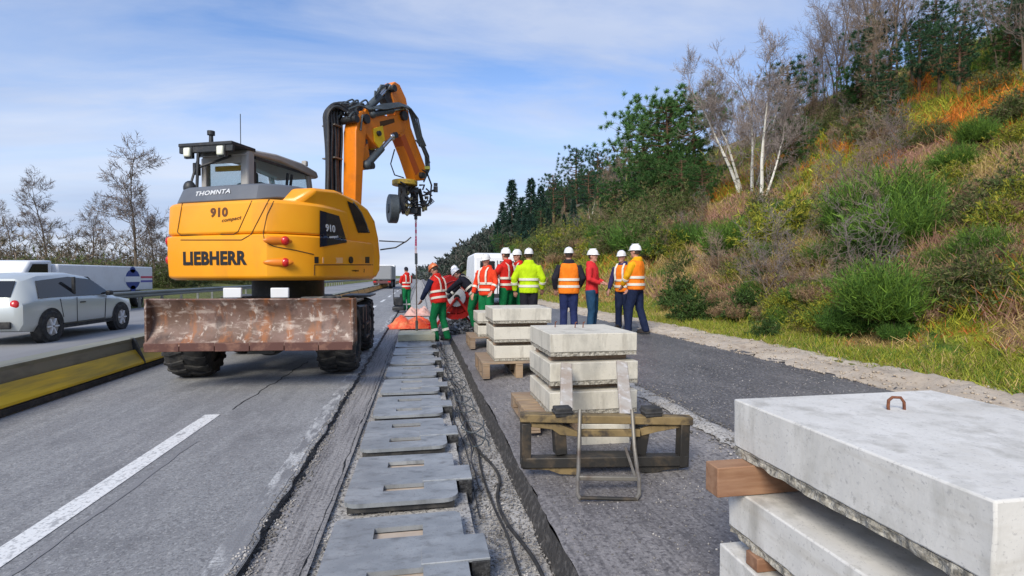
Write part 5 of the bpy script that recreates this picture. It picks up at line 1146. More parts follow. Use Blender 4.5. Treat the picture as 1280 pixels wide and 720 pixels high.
# ------------------------------------------------------------ barriers and rails
Y2 = [round(-6+1.0*i, 2) for i in range(200)]
BX = gp(160, 468, 0).x
root = empty('barrier', (BX-.3, 4, 0), 0, 'low grey green barrier with a yellow stripe between the carriageways', 'barrier')
def runprof(prof, y0, y1, name, mat, par):
    b = MB(Tr(-(BX-.3), -4, 0)); b.loft([[(x, y, z) for x, z in prof] for y in (y0, y1)]); return b.build(name, mat, par, smooth=0, bevel=.006)
runprof([(BX+.02, 0), (BX, .08), (BX-.10, .14), (BX-.14, .42), (BX-.12, .47), (BX-.40, .47), (BX-.42, .42), (BX-.46, .14), (BX-.56, .08), (BX-.58, 0)], -6, 220, 'rail_body', M['barrier'], root)
runprof([(BX+.03, .09), (BX+.025, .12), (BX-.09, .30), (BX-.115, .30), (BX-.115, .15), (BX-.01, .085)], -6, 17, 'yellow_stripe', M['barrieryel'], root)
runprof([(BX+.03, .09), (BX+.025, .12), (BX-.09, .40), (BX-.115, .40), (BX-.115, .15), (BX-.01, .085)], 17, 220, 'orange_stripe', M['barrieror'], root)
for i in range(24):
    b = MB(Tr(-(BX-.3), -4, 0)); yj = -3.4+i*4.0; b.loft([[(x, y, z) for x, z in ((BX+.034, .085), (BX+.03, .13), (BX-.085, .43), (BX-.125, .478), (BX-.16, .478), (BX-.16, .1))] for y in (yj, yj+.03)]); b.build('joint_plate', M['dark'], root, smooth=0)
b = MB(Tr(-(BX-.3), -4, 0)); b.box((BX-.03, 100, .045), (.14, 212, .06)); b.build('base_skirt', M['rubber'], root)
GRX = -11.9
root = empty('guard_rail', (GRX, 20, 0), 0, 'galvanised guard rail on posts along the far side of the opposite carriageway', 'guard rail')
b = MB(Tr(-GRX, -20, 0)); wp = [(GRX, .48), (GRX+.05, .53), (GRX+.05, .58), (GRX, .62), (GRX+.05, .66), (GRX+.05, .71), (GRX, .76), (GRX-.01, .76), (GRX+.035, .70), (GRX-.015, .62), (GRX+.035, .54), (GRX-.01, .48)]
b.loft([[(x, y, z) for x, z in wp] for y in (-5, 220)]); b.build('rail_beam', M['galv'], root, smooth=0)
for i in range(45):
    MB(Tr(-GRX, -20, 0)).box((GRX-.08, -3+i*2.0, .35), (.10, .06, .76)).build('post', M['galv'], root)

# ------------------------------------------------------------ cable reel machine, tarpaulin, sack, cone, small things
RD = 14.2; rc = pt(567, 371, RD); gz = .0
RE = empty('cable_reel', (rc.x, rc.y, 0), radians(8), 'large red cable reel on a stand with a white centre', 'cable reel')
b = MB()
def ringm(b, y, R1, R0, th, n=30):
    b.loft([[(R_*cos(2*pi*k/n), y+yy, rc.z+R_*sin(2*pi*k/n)) for R_, yy in ((R1, -th/2), (R1, th/2), (R0, th/2), (R0, -th/2))] for k in range(n+1)], cap=False)
for y in (-.32, .32):
    b = MB(); ringm(b, y, .60, .46, .05)
    for k in range(8): a_ = 2*pi*k/8; b.bar((.15*cos(a_), y, rc.z+.15*sin(a_)), (.5*cos(a_), y, rc.z+.5*sin(a_)), .03, .07, (0, 1, 0))
    b.build('flange', M['redpaint'], RE)
b = MB(); b.tube([(0, -.30, rc.z), (0, .30, rc.z)], .44, 24); b.build('wound_cable', M['redpaint'], RE)
b = MB(); b.tube([(0, -.40, rc.z), (0, -.36, rc.z)], .25, 20); b.build('white_centre', M['white'], RE, bevel=.01)
b = MB(); b.tube([(0, -.44, rc.z), (0, -.40, rc.z)], .08, 12); b.build('hub', M['dark'], RE)
b = MB()
for y in (-.42, .42): b.bar((-.6, y, .04), (0, y, rc.z), .06, .06); b.bar((.6, y, .04), (0, y, rc.z), .06, .06); b.bar((-.75, y, .05), (.75, y, .05), .06, .08)
b.box((.7, 0, .5), (.3, .8, .5)); b.build('stand', M['redpaint'], RE, bevel=.01)
def cloth_heap(name, x, y, z, wx, wy, h, mat, label, cat, seed, n=44):
    V = []; F = []; rs = random.Random(seed); lob = [(rs.uniform(-.5, .5)*wx, rs.uniform(-.4, .4)*wy, rs.uniform(.45, 1)*h, rs.uniform(.12, .26)*wx) for _ in range(8)]
    for j in range(n+1):
        for i in range(n+1):
            u, v = (i/n-.5)*1.25, (j/n-.5)*1.25; r = sqrt(u*u+v*v)/.62; hh = max(l[2]*math.exp(-(((u*wx-l[0])**2+(v*wy-l[1])**2)/(2*l[3]**2))) for l in lob)
            e = max(0, 1-r**4); zz = hh*e+.22*h*abs(nz(u*wx, v*wy, 4.2, seed))*e+.12*h*nz(u*wx, v*wy, 11, seed)*e; V.append((u*wx, v*wy, max(.004, zz)))
    for j in range(n):
        for i in range(n): a_ = j*(n+1)+i; F.append((a_, a_+1, a_+n+2, a_+n+1))
    o = npmesh(name, V, F, mat, smooth=True); o.location = (x, y, z); m_ = o.modifiers.new('s', 'SOLIDIFY'); m_.thickness = .006; return tag(o, label, cat)
tp = gp(514, 409, .0); cloth_heap('tarpaulin', tp.x-.02, tp.y+.45, -.03, 1.15, 1.0, .34, M['tarp'], 'crumpled orange tarpaulin heaped behind the yellowish slab', 'tarpaulin', 3)
tp = gp(522, 394, .0); cloth_heap('sack', tp.x+.02, tp.y+.6, -.03, .80, .8, .34, M['sack'], 'pinkish red sacks lying behind the orange tarpaulin', 'sack', 6)
c_ = pt(601, 388, 12.0); CN = empty('traffic_cone', (c_.x, c_.y, roadz(c_.x)), 0, 'orange traffic cone standing beside the farthest slab stack', 'cone')
MB().tube([(0, 0, .03), (0, 0, .06), (0, 0, .5), (0, 0, .52)], [.15, .14, .03, .02], 16).build('cone_body', M['cone'], CN); MB().box((0, 0, .015), (.36, .36, .03)).build('cone_base', M['cone'], CN, bevel=.02); MB().tube([(0, 0, .26), (0, 0, .36)], [.097, .073], 16).build('reflective_collar', M['band'], CN)
c_ = pt(498, 384, 20.5); CR = empty('compactor', (c_.x, c_.y, 0), 0, 'small dark machine with a handle standing behind the worker at the road edge', 'machine')
MB().box((0, 0, .13), (.45, .6, .16)).build('base_plate', M['dark'], CR, bevel=.04); MB().box((0, .05, .40), (.34, .38, .34)).tube([(.1, .05, .55), (.1, .05, .7)], .05, 10).build('engine', M['dark'], CR, bevel=.04); MB().tube([(-.16, -.2, .3), (-.16, -.5, .9), (.16, -.5, .9), (.16, -.2, .3)], .02, 6).build('handle', M['dark'], CR)
# ------------------------------------------------------------ vehicles
def wheel(par, x, y, r, w_, rimcol='white'):
    t = MB(); n = 28; pf = [(-w_/2, r*.62), (-w_/2, r*.92), (-w_/2+.03, r), (w_/2-.03, r), (w_/2, r*.92), (w_/2, r*.62)]
    t.loft([[(x+a_, y+q*cos(2*pi*k/n), r+q*sin(2*pi*k/n)) for a_, q in pf] for k in range(n+1)], cap=False); W_ = t.build('wheel', M['rubber'], par)
    b = MB(); b.tube([(x-w_*.38, y, r), (x+w_*.38, y, r)], r*.60, 20); b.build('rim', M['cabgrey'], W_)
    b = MB(); 
    for k in range(6): a_ = k*pi/3; s_ = 1 if x > 0 else -1; b.bar((x+s_*w_*.42, y, r), (x+s_*w_*.42, y+r*.55*cos(a_), r+r*.55*sin(a_)), .03, .05, (1, 0, 0))
    b.build('spokes', M['white'], W_)
CX = -7.95; fe = pt(172, 375, 15.2)
car = empty('car', (-8.6, 13.9, 0), 0, 'pale silver hatchback on the opposite carriageway', 'car')
sec = []   # stations along y: (y, half width, sill z, belt z, roof half width, roof z)
for (y, hw, zb_, zbelt, rw, zr) in ((-2.08, .70, .42, .78, .60, .86), (-2.0, .80, .30, .86, .66, .98), (-1.75, .85, .26, .92, .62, 1.34), (-1.3, .87, .24, .93, .60, 1.45), (-.3, .87, .24, .92, .60, 1.48), (.45, .87, .24, .90, .58, 1.40), (1.0, .86, .24, .88, .62, 1.06), (1.15, .86, .25, .87, .70, .93), (1.8, .83, .28, .78, .66, .82), (2.08, .72, .34, .66, .58, .70), (2.14, .66, .40, .60, .54, .62)):
    sec.append([(-hw*.9, y, zb_), (-hw, y, zb_+.14), (-hw, y, zbelt-.06), (-hw*.97, y, zbelt), (-rw, y, zr-.05), (-rw*.8, y, zr), (rw*.8, y, zr), (rw, y, zr-.05), (hw*.97, y, zbelt), (hw, y, zbelt-.06), (hw, y, zb_+.14), (hw*.9, y, zb_)])
b = MB(); b.loft(sec); cb = b.build('body', nmat('silver_car_paint', (.55, .58, .56), .3, .2, coat=.6), car, smooth=40); 
for s in (-1, 1):
    b = MB(); wp = [(-1.62, .94), (-1.42, 1.30), (-.35, 1.385), (.42, 1.32), (.92, .95)]
    def sx_(y, z): t = (z-.92)/(1.42-.92); return s*((.87*.97)*(1-t)+.60*t+.012)
    b.loft([[(sx_(y, z), y, z) for y, z in wp], [(sx_(y, z)-s*.02, y, z) for y, z in wp]]); b.build('window', M['darkglass'], car, smooth=0)
    for y in (-.45,): MB().box((s*.80, y, 1.15), (.05, .06, .46)).build('door_pillar', M['dark'], car)
    MB().box((s*.90, .75, .98), (.12, .16, .12)).build('mirror', M['dark'], car, bevel=.03)
    for y in (-1.30, 1.32): 
        MB().tube([(s*.70, y, .34), (s*.875, y, .34)], .385, 24).build('wheel_arch', M['rubber'], car); wheel(car, s*.80, y, .33, .20)
    MB().ell((s*.60, 1.98, .66), (.14, .12, .07)).build('headlight', M['lamp'], car); MB().ell((s*.66, -2.0, .80), (.10, .08, .12)).build('tail_light', M['red'], car)
for s in (-1, 1):
    for (y0_, z0_, y1_, z1_) in ((-.46, .92, -.46, .36), (.66, .90, .60, .36), (-1.02, .90, -.92, .50), (-.92, .36, .60, .36)):
        b = MB(); b.bar((s*.872, y0_, z0_), (s*.872, y1_, z1_), .010, .012, (1, 0, 0)); b.build('panel_gap', M['dark'], car)
    for y in (-.28, .62-.85): MB().box((s*.878, y, .80), (.02, .14, .025)).build('door_handle', M['dark'], car, bevel=.005)
    b = MB(); b.box((s*.872, -.1, .30), (.03, 2.0, .07)); b.build('sill_trim', M['rubber'], car)
MB().box((0, -2.09, .62), (.50, .02, .11)).build('number_plate', M['white'], car); MB().box((0, -2.10, .42), (1.3, .05, .14)).build('bumper_trim', M['rubber'], car, bevel=.02)
MB().loft([[(-.62, 1.04, .96), (.62, 1.04, .96), (.55, .50, 1.37), (-.55, .50, 1.37)], [(-.62, 1.06, .975), (.62, 1.06, .975), (.55, .52, 1.385), (-.55, .52, 1.385)]]).build('windscreen', M['darkglass'], car)
MB().loft([[(-.58, -1.99, .98), (.58, -1.99, .98), (.54, -1.79, 1.30), (-.54, -1.79, 1.30)], [(-.58, -2.01, .98), (.58, -2.01, .98), (.54, -1.81, 1.30), (-.54, -1.81, 1.30)]]).build('rear_window', M['darkglass'], car)
# white box van with blue emblem and red stripe
VD = 25.0; ve = pt(194, 368, VD); VX = ve.x; VY = ve.y
van = empty('box_van', (VX-1.15, VY-3.4, 0), 0, 'white box van with a round blue emblem and red stripes on the opposite carriageway', 'van')
top_z = pt(194, 334, VD).z
MB().box((0, 0, (.75+top_z)/2), (2.2, 6.6, top_z-.75)).build('cargo_box', M['white'], van, bevel=.05)
MB().box((0, 0, .62), (2.0, 6.4, .18)).build('chassis', M['dark'], van)
cbv = [(-3.35, .45), (-5.2, .45), (-5.3, .9), (-5.0, 1.15), (-4.4, 1.9), (-3.35, 1.95)]
MB().loft([[(-.95, y, z) for y, z in cbv], [(.95, y, z) for y, z in cbv]]).build('cab', M['white'], van, bevel=.06)
MB().loft([[(.955, y, z) for y, z in ((-3.6, 1.2), (-4.75, 1.2), (-4.3, 1.8), (-3.6, 1.82))], [(.975, y, z) for y, z in ((-3.6, 1.2), (-4.75, 1.2), (-4.3, 1.8), (-3.6, 1.82))]]).build('side_window', M['darkglass'], van)
for s in (-1, 1):
    for y in (2.2, -4.3): wheel(van, s*.92, y, .38, .24)
def vp(px, py):      # a point of the photo on the van's flank plane x = VX
    r = ray(px, py); t = (VX-.05)/r.x; p = Vector((0, 0, HC))+r*t; return (p.y-(VY-3.4), p.z)
xf = 1.104
ey, ez = vp(166, 349); R_ = .0
y1_, z1_ = vp(166, 336); rad = min(.62, abs(z1_-ez)*.95)
def disc(yc, zc, ry, rz_, x, name, mat, a0=0, a1=2*pi, n=28):
    P = [(yc+ry*cos(a0+(a1-a0)*k/n), zc+rz_*sin(a0+(a1-a0)*k/n)) for k in range(n+(0 if a1-a0 > 6.2 else 1))]
    MB().loft([[(x, y, z) for y, z in P], [(x+.006, y, z) for y, z in P]]).build(name, mat, van, smooth=0)
blue = nmat('emblem_blue', (.02, .05, .25), .5)
disc(ey, ez, rad*1.35, rad, xf, 'emblem', blue); disc(ey, ez+rad*.95, rad*.5, rad*.32, xf, 'emblem', blue); disc(ey, ez-rad*.95, rad*.5, rad*.32, xf, 'emblem', blue)
MB().box((xf+.008, ey, ez), (.006, rad*2.9, rad*.55)).build('emblem_band', M['white'], van)
for (dz, m_) in ((.09, nmat('stripe_red', (.60, .05, .10), .5)), (-.10, nmat('stripe_blue', (.10, .10, .40), .5))):
    MB().box((xf+.002, (ey+rad*1.5+3.25)/2, ez+dz), (.006, 3.25-ey-rad*1.5, .09)).build('stripe', m_, van)
# grey lorry far ahead and white van behind the workers
lp_ = gp(478, 361, 0); ld = depth_of(lp_); tz = pt(478, 332, ld).z; wl = 25*ld/FPX*.92
lor = empty('lorry', (lp_.x, lp_.y+4, 0), 0, 'grey box lorry far ahead on the road, seen from behind', 'lorry')
MB().box((0, 0, (1.0+tz)/2), (wl, 9, tz-1.0)).build('cargo_box', nmat('lorry_grey', (.34, .35, .36), .6), lor, bevel=.05)
MB().box((0, -4.52, (1.05+tz)/2), (wl*.92, .04, (tz-1.1))).build('rear_door', nmat('lorry_door_grey', (.26, .27, .28), .6), lor, bevel=.02); MB().box((0, -4.4, .75), (wl*.95, .2, .3)).build('bumper', nmat('maroon_bumper', (.12, .05, .05), .6), lor)
MB().box((0, 5.6, 1.6), (wl*.95, 2.0, 2.4)).build('cab', M['white'], lor, bevel=.1)
for s in (-1, 1):
    MB().box((s*wl*.38, -4.52, .78), (.3, .04, .14)).build('tail_light', M['red'], lor)
    for y in (-3, -1.8, 4.6): wheel(lor, s*(wl/2-.18), y, .5, .3)
vd = 22.0; a = pt(593, 345, vd); b_ = pt(632, 345, vd); vw = 1.95; tz = pt(610, 316, vd).z
wv = empty('van', (a.x+vw/2, a.y+2.4, roadz(3)), 0, 'white panel van parked on the site behind the workers', 'van')
tz -= roadz(3)
pv = [(-2.4, .35), (2.2, .35), (2.5, .6), (2.45, 1.0), (1.7, 1.2), (1.1, tz-.15), (.7, tz-.02), (-2.2, tz), (-2.38, tz-.12)]
MB().loft([[(-vw/2, y, z) for y, z in pv], [(vw/2, y, z) for y, z in pv]]).build('body', M['white'], wv, bevel=.09, segs=3)
for s in (-1, 1):
    MB().box((s*.42, -2.41, tz-.62), (.62, .03, .55)).build('rear_window', M['darkglass'], wv, bevel=.02); MB().box((s*.88, -2.41, 1.2), (.12, .05, .45)).build('tail_light', M['red'], wv, bevel=.01)
    for y in (-1.5, 1.6): wheel(wv, s*(vw/2-.12), y, .36, .22)
MB().box((0, -2.42, 1.2), (.02, .03, 1.5)).build('door_gap', M['dark'], wv)
MB().box((0, -2.44, .45), (1.8, .12, .16)).build('bumper', M['dark'], wv, bevel=.02)
# ------------------------------------------------------------ people
def ring(c, rx, ry, n=14, R=None, sq=1.0):
    o = []
    for k in range(n):
        a = 2*pi*k/n; p = Vector((rx*math.copysign(abs(cos(a))**sq, cos(a)), ry*math.copysign(abs(sin(a))**sq, sin(a)), 0)); o.append(Vector(c)+(R @ p if R is not None else p))
    return o
def body_obj(b, name, mat, par, voxel, sm=3):
    o = b.build(name, mat, par, smooth=180); m = o.modifiers.new('r', 'REMESH'); m.mode = 'VOXEL'; m.voxel_size = voxel; m.use_smooth_shade = True
    if sm: s = o.modifiers.new('s', 'SMOOTH'); s.iterations = sm; s.factor = .5
    return o
def person(label, px, d, rz, h=1.76, lean=0, arms=None, legs=None, jacket='c_red', sleeve=None, trouser='c_green', vest=None, helmet='helmet', hood=None, zf=None, yaw=0, nod=0, bands=True, coat=1.0, jl=.86, legband=False, xy=None, group=None, hip=(0, 0), tb=True, cap=False):
    """local frame: faces +Y, z up; arms: ((elbow),(wrist)) left then right (left = -X)"""
    if xy is None: p = pt(px, 345, d); X, Y = p.x, p.y
    else: X, Y = xy
    z0 = roadz(X) if zf is None else zf
    root = empty('person', (X, Y, z0), rz, label, 'person', group); s = h/1.76; T = Matrix.Scale(s, 4)
    HZ = .93; RL = Matrix.Rotation(-lean, 4, 'X'); up = Tr(hip[0], hip[1], HZ) @ RL @ Tr(0, 0, -HZ)       # lean about the hips (+ forward)
    def U(p): return up @ Vector(p)
    legs = legs or (((-.10, .02, .49), (-.11, -.03, .09)), ((.10, .03, .49), (.12, -.01, .09)))
    arms = arms or (((-.27, -.03, 1.17), (-.27, .05, .92)), ((.27, -.03, 1.17), (.27, .05, .92)))
    hipL, hipR = (-.09+hip[0], hip[1], .90), (.09+hip[0], hip[1], .90)
    def torso(b, e, z0_, z1_=1.47):
        lv = [(.86, .165, .115, 0), (.95, .168, .118, -.005), (1.05, .150, .105, 0), (1.16, .155, .108, .004), (1.28, .172, .118, .006), (1.37, .180, .112, 0), (1.43, .160, .095, -.005), (1.47, .10, .075, -.005)]
        rs_ = []
        for (z, rx, ry, oy) in lv:
            if z0_-.001 <= z <= z1_+.001: rs_.append([U(q) for q in ring((0, oy, z), rx+e, ry+e, 16)])
        b.loft(rs_)
    S3 = {-1: (-.185, 0, 1.405), 1: (.185, 0, 1.405)}
    # body: one surface grown from overlapping tapered limbs
    b = MB(T); torso(b, 0, .86); b.tube([U((0, 0, 1.42)), U((0, .012, 1.56))], [.062, .052], 12)
    Hc = Vector((0, .02, 1.645)); RH = Rz(yaw) @ Matrix.Rotation(-nod, 4, 'X'); HM = up @ Tr(*Hc) @ RH
    hb = MB(T @ HM); 
    lvh = [(-.115, .030, .035, .030), (-.095, .052, .058, .018), (-.06, .064, .075, .006), (-.02, .071, .086, 0), (.03, .075, .092, -.002), (.075, .068, .084, -.004), (.105, .045, .056, -.006), (.118, .012, .015, -.006)]
    hb.loft([ring((0, oy, z), rx, ry, 16) for z, rx, ry, oy in lvh])
    hb.loft([ring((0, .085, .012), .008, .012, 8), ring((0, .094, -.008), .011, .016, 8), ring((0, .090, -.030), .016, .016, 8), ring((0, .080, -.036), .010, .010, 8)])
    hb.ell((0, .078, -.062), (.024, .012, .009)); hb.ell((0, .072, -.092), (.028, .018, .016)); hb.ell((0, .078, .028), (.055, .014, .010))
    for s_ in (-1, 1): hb.ell((s_*.076, -.005, -.012), (.010, .020, .030)); hb.ell((s_*.036, .066, -.022), (.022, .018, .018))
    b.v += hb.v; off = len(b.v)-len(hb.v); b.f += [tuple(i+off for i in f) for f in hb.f]
    for i, sd_ in enumerate((-1, 1)):
        sh = U(S3[sd_]); el = Vector(arms[i][0]); wr = Vector(arms[i][1])
        if lean: pass
        b.tube([sh, sh.lerp(el, .5), el, el.lerp(wr, .4), wr], [.055, .047, .040, .036, .026], 10)
        dr = (wr-el).normalized(); side_ = Vector((0, 0, 1)).cross(dr); side_ = side_.normalized() if side_.length > .2 else Vector((0, 1, 0)); nrm_ = side_.cross(dr).normalized()
        pc = wr+dr*.05; b.loft([[wr+side_*(.024*cos(a_))+nrm_*(.016*sin(a_)) for a_ in np.linspace(0, 2*pi, 10, endpoint=False)], [pc+side_*(.040*cos(a_))+nrm_*(.015*sin(a_)) for a_ in np.linspace(0, 2*pi, 10, endpoint=False)], [wr+dr*.095+side_*(.038*cos(a_))+nrm_*(.012*sin(a_)) for a_ in np.linspace(0, 2*pi, 10, endpoint=False)]])
        inw = nrm_*(-1 if nrm_.x*sd_ > 0 else 1)
        for k, (o_, L_) in enumerate(((-.030, .062), (-.010, .074), (.010, .070), (.029, .054))):
            q = wr+dr*.088+side_*o_; b.tube([q, q+dr*L_*.45+inw*.006, q+dr*L_*.8+inw*.022, q+dr*L_*.95+inw*.036], [.0095, .009, .0082, .007], 7)
        th = wr+dr*.03-side_*.032*(1); b.tube([th, th+dr*.03-side_*.020, th+dr*.058-side_*.024+inw*.012], [.012, .0105, .0085], 7)
        hp = Vector(hipL if sd_ < 0 else hipR); kn = Vector(legs[i][0]); an = Vector(legs[i][1])
        b.tube([hp+Vector((0, 0, .03)), hp.lerp(kn, .4), kn, kn.lerp(an, .35), an], [.088, .078, .055, .054, .038], 12)
        b.ell(an+Vector((0, .06, -.045)), (.045, .125, .04))
    body_obj(b, 'body', M['skin'], root, .0095, 1)
    # trousers
    b = MB(T); lv = [(.84, .155, .12), (.93, .172, .130), (1.02, .165, .120)]; b.loft([[Vector(q)+Vector((hip[0], hip[1], 0)) if False else U(q) for q in ring((0, -.004, z), rx, ry, 16)] for z, rx, ry in lv])
    for i, sd_ in enumerate((-1, 1)):
        hp = Vector(hipL if sd_ < 0 else hipR); kn = Vector(legs[i][0]); an = Vector(legs[i][1])
        b.tube([hp+Vector((0, 0, .02)), hp.lerp(kn, .45), kn, kn.lerp(an, .12)+Vector((0, -.006, 0)), kn.lerp(an, .6), an+Vector((0, -.004, -.02)), an+Vector((0, 0, -.045))], [.112, .102, .082, .078, .078, .076, .078], 14)
    body_obj(b, 'trousers', M[trouser], root, .017, 3)
    if legband:
        b = MB(T)
        for i in (0, 1): kn = Vector(legs[i][0]); an = Vector(legs[i][1]); b.tube([kn.lerp(an, .52), kn.lerp(an, .66)], [.086, .085], 14)
        b.build('trouser_band', M['band'], root)
    for i in (0, 1):
        an = Vector(legs[i][1]); b = MB(T); b.tube([an+Vector((0, -.005, .05)), an+Vector((0, -.01, -.03))], [.052, .055], 12)
        b.loft([ring((an.x, an.y+.055, an.z-.088), .052, .145, 16), ring((an.x, an.y+.055, an.z-.06), .054, .147, 16), ring((an.x, an.y+.05, an.z-.02), .048, .125, 16), ring((an.x, an.y+.015, an.z+.015), .045, .07, 16)]); body_obj(b, 'boot', M['boot'], root, .011, 2)
    # jacket with sleeves
    e = .028*coat; b = MB(T); lvj = [(jl, .178, .132, 0), (.95, .182, .135, -.004), (1.05, .172, .125, 0), (1.16, .175, .128, .004), (1.28, .188, .135, .006), (1.37, .194, .128, 0), (1.43, .172, .108, -.005), (1.475, .105, .085, -.005), (1.50, .075, .075, 0)]
    b.loft([[U(q) for q in ring((0, oy, z), rx*coat, ry*coat, 18)] for z, rx, ry, oy in lvj])
    sl = b if sleeve is None else MB(T)
    for i, sd_ in enumerate((-1, 1)):
        sh = U((S3[sd_][0]*.93, 0, S3[sd_][2]-.005)); el = Vector(arms[i][0]); wr = Vector(arms[i][1])
        sl.tube([sh, sh.lerp(el, .5), el, el.lerp(wr, .45), wr-(wr-el).normalized()*.01], [.080*coat, .070*coat, .062*coat, .056*coat, .046*coat], 12)
    if hood or hood is None:
        b.loft([[U(q) for q in ring((0, -.035, z), rx, ry, 14)] for z, rx, ry in ((1.42, .12, .09), (1.47, .125, .095), (1.52, .11, .085), (1.545, .085, .07))])
    body_obj(b, 'jacket', M[jacket], root, .017, 3)
    if sleeve: body_obj(sl, 'sleeve', M[sleeve], root, .017, 3)
    if vest:
        b = MB(T); b.loft([[U(q) for q in ring((0, oy, z), rx*coat+.012, ry*coat+.012, 18, sq=.92)] for z, rx, ry, oy in [(jl+.0, .180, .136, 0), (.95, .184, .137, -.004), (1.05, .176, .128, 0), (1.16, .178, .13, .004), (1.28, .188, .136, .006), (1.37, .178, .130, 0), (1.43, .15, .112, -.005), (1.47, .11, .09, -.005)]]); body_obj(b, 'vest', M[vest], root, .017, 2)
    if bands:
        ev = .026 if vest else .012; b = MB(T)
        for z in (.99, 1.13):
            rx, ry = (.176, .128) if z < 1.1 else (.172, .124)
            b.loft([[U(q) for q in ring((0, 0, zz), rx*coat+ev+o_, ry*coat+ev+o_, 20, sq=.95)] for zz, o_ in ((z-.026, -.01), (z-.025, .006), (z+.025, .006), (z+.026, -.01))], cap=False)
        for sx_ in ((-.095, .095) if tb else ()):
            P = [U((sx_, -ry*coat-ev-.008, 1.13)), U((sx_*1.05, -.135*coat-ev-.006, 1.28)), U((sx_, -.118*coat-ev, 1.40)), U((sx_*.95, -.05, 1.475+ev))]
            for a_, c_ in zip(P, P[1:]): b.bar(a_, c_, .045, .008, (0, -1, 0))
            P = [U((sx_, ry*coat+ev+.008, 1.13)), U((sx_*1.05, .138*coat+ev+.006, 1.28)), U((sx_, .118*coat+ev, 1.40)), U((sx_*.95, .05, 1.475+ev))]
            for a_, c_ in zip(P, P[1:]): b.bar(a_, c_, .045, .008, (0, 1, 0))
        b.build('reflective_band', M['band'], root)
        if sleeve is None and not vest or sleeve is None:
            b = MB(T)
            for i in (0, 1): el = Vector(arms[i][0]); wr = Vector(arms[i][1]); b.tube([el.lerp(wr, .28), el.lerp(wr, .46)], [.066*coat, .063*coat], 12)
            b.build('sleeve_band', M['band'], root)
    # head gear and face
    hm = MB(T @ HM)
    if helmet:
        n_ = 20; rings_ = []
        for (z, f_) in ((.030, 1.0), (.055, 1.0), (.09, .93), (.12, .78), (.142, .52), (.152, .2)): rings_.append(ring((0, -.004, z), .096*f_, .122*f_, n_))
        hm.loft(rings_); hm.loft([ring((0, .006, .026), .104, .142, n_), ring((0, .006, .034), .102, .138, n_)]); hm.loft([ring((0, -.004, .148), .02, .09, 10), ring((0, -.004, .158), .014, .075, 10)])
        hm.build('helmet', M[helmet], root, smooth=60)
    b = MB(T @ HM); b.loft([ring((0, -.012, -.05), .070, .080, 14), ring((0, -.016, 0), .079, .088, 14), ring((0, -.014, .05), .081, .092, 14), ring((0, -.01, .10), .06, .07, 14), ring((0, -.01, .128), .02, .02, 14)])
    b.build('hair', M['hair'] if not cap else M['c_black'], root)
    for s_ in (-1, 1):
        b = MB(T @ HM); b.ell((s_*.030, .086, .008), (.013, .008, .007)); b.build('eye', M['hair'], root)
    b = MB(T @ HM); b.ell((0, .089, -.058), (.021, .006, .004)); b.build('mouth', nmat('lips', (.35, .10, .09), .6) if 'lips' not in bpy.data.materials else bpy.data.materials['lips'], root)
    return root
A_DOWN = (((-.26, -.04, 1.15), (-.27, .03, .90)), ((.26, -.04, 1.15), (.27, .03, .90)))
def rz_from(px): return -(YAW+math.atan((px-640)/FPX))    # rotation that turns a person's back to the camera
# right-hand group
person('person in orange vest with dark sleeves, back to camera, left of the coral jacket', 711, 10.9, rz_from(711)+.05, 1.80, jacket='c_black', trouser='c_navy', vest='c_vest', sleeve='c_black', coat=1.12, jl=.84, tb=False, arms=(((-.29, -.05, 1.16), (-.27, .05, .93)), ((.29, -.05, 1.16), (.22, .12, .98))), zf=.17)
person('person in coral red jacket and blue jeans with white helmet, right of the orange vest', 740, 10.9, rz_from(740)-1.9, 1.76, jacket='c_coral', trouser='c_denim', coat=.98, yaw=-.1, bands=False, arms=(((-.24, .02, 1.16), (-.08, .22, 1.10)), ((.24, .02, 1.16), (.10, .22, 1.08))), zf=.17)
person('person in amber jacket and orange vest, facing left, rightmost of the group', 795, 10.9, rz_from(795)+1.15, 1.84, jacket='c_amber', trouser='c_darknavy', vest='c_vest', coat=1.10, jl=.88, tb=False, arms=(((-.24, .08, 1.17), (-.16, .22, .97)), ((.26, .02, 1.15), (.20, .16, .93))), zf=.19, legs=(((-.10, .10, .49), (-.11, .12, .09)), ((.10, -.04, .49), (.12, -.16, .09))))
person('person in an orange vest half hidden behind the amber jacket, leaning on the left', 779, 11.7, rz_from(779)+2.6, 1.74, jacket='c_purple', trouser='c_darknavy', vest='c_vest', sleeve='c_purple', lean=.08, arms=(((-.28, .05, 1.14), (-.24, .20, .92)), ((.28, .03, 1.14), (.30, .12, .90))), zf=.20)
person('person in a fluorescent yellow jacket and black trousers, back to the camera', 661, 11.3, rz_from(661)-.05, 1.80, jacket='c_yellow', trouser='c_black', coat=1.16, jl=.84, tb=False, zf=.17, arms=(((-.31, -.03, 1.15), (-.30, .06, .88)), ((.30, -.03, 1.15), (.28, .08, .92))))
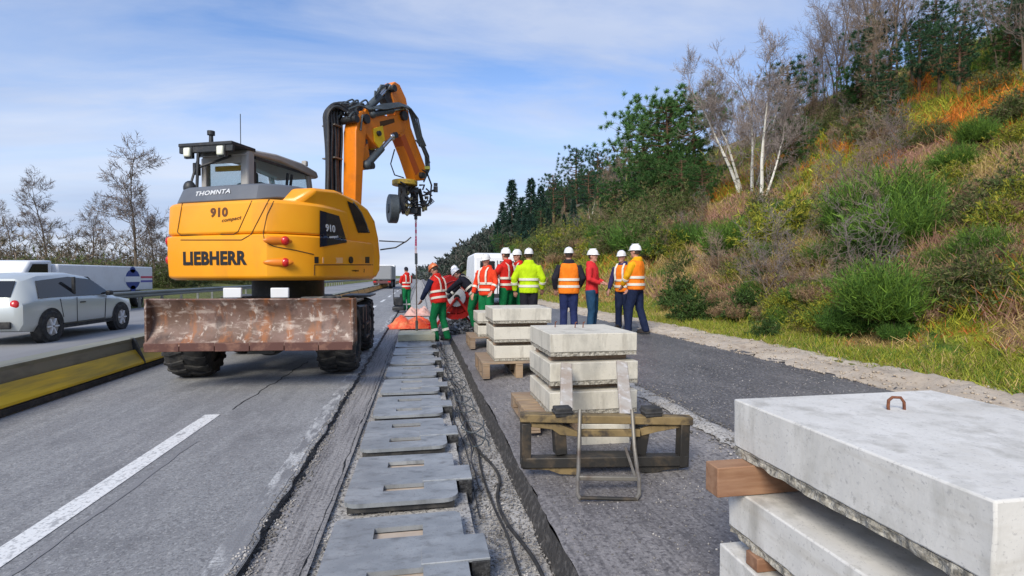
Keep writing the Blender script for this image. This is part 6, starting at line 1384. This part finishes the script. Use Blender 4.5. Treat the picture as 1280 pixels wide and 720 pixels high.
person('person in bright red jacket right beside the orange red jacket', 633, 12.0, rz_from(633)+.9, 1.84, jacket='c_red', trouser='c_green', coat=1.05, zf=.17, arms=(((-.27, .10, 1.20), (-.22, .34, 1.16)), ((.26, .02, 1.15), (.24, .18, 1.0))))
person('person in a red jacket and white helmet just behind the fluorescent yellow jacket', 647, 12.5, rz_from(647)+2.3, 1.84, jacket='c_red', trouser='c_green', zf=.16, arms=(((-.26, .05, 1.16), (-.12, .24, 1.12)), ((.26, .05, 1.16), (.14, .24, 1.10))))
person('person in orange red jacket and white helmet, leftmost of the talking group', 608, 11.8, rz_from(608)+2.5, 1.78, jacket='c_redorange', trouser='c_green', coat=1.08, zf=.09, nod=.2, arms=(((-.28, .03, 1.15), (-.26, .16, .95)), ((.29, .0, 1.14), (.30, .10, .90))))
person('person bending down in dark clothes with a white helmet beside the red cable reel', 594, 13.2, rz_from(594)+1.3, 1.74, lean=.75, jacket='c_black', trouser='c_green', zf=.04, arms=(((-.22, .62, 1.02), (-.16, .80, .80)), ((.22, .60, 1.02), (.16, .80, .78))), legs=(((-.11, .10, .50), (-.12, -.02, .09)), ((.11, .14, .50), (.12, .06, .09))))
person('person in red vest with dark sleeves and orange helmet, bending over the yellowish slab', 549, 11.6, rz_from(549)+.95, 1.72, lean=.18, jacket='c_red', sleeve='c_darknavy', trouser='c_green', vest='c_red', helmet='helmor', nod=.45, zf=-.05, legband=True, coat=1.06, arms=(((-.26, .18, 1.14), (-.24, .32, .94)), ((.28, .12, 1.12), (.24, .28, .92))), legs=(((-.11, .10, .49), (-.13, .0, .09)), ((.11, -.02, .49), (.12, -.14, .09))), xy=None)
person('person in red jacket and dark cap standing alone at the road edge', 508, 21.0, rz_from(508)+.5, 1.76, jacket='c_red', trouser='c_green', helmet=None, cap=True, zf=.0, nod=.3, legband=True, arms=(((-.24, .05, 1.15), (-.10, .22, 1.05)), ((.24, .05, 1.15), (.10, .22, 1.03))))
person('person in pale and red clothes crouching behind the bent worker, left of the cable reel', 576, 15.4, rz_from(576)+.6, 1.76, lean=.45, jacket='c_red', trouser='c_green', helmet='helmet', zf=.0, arms=(((-.24, .40, 1.10), (-.12, .55, .95)), ((.24, .38, 1.10), (.12, .55, .93))))
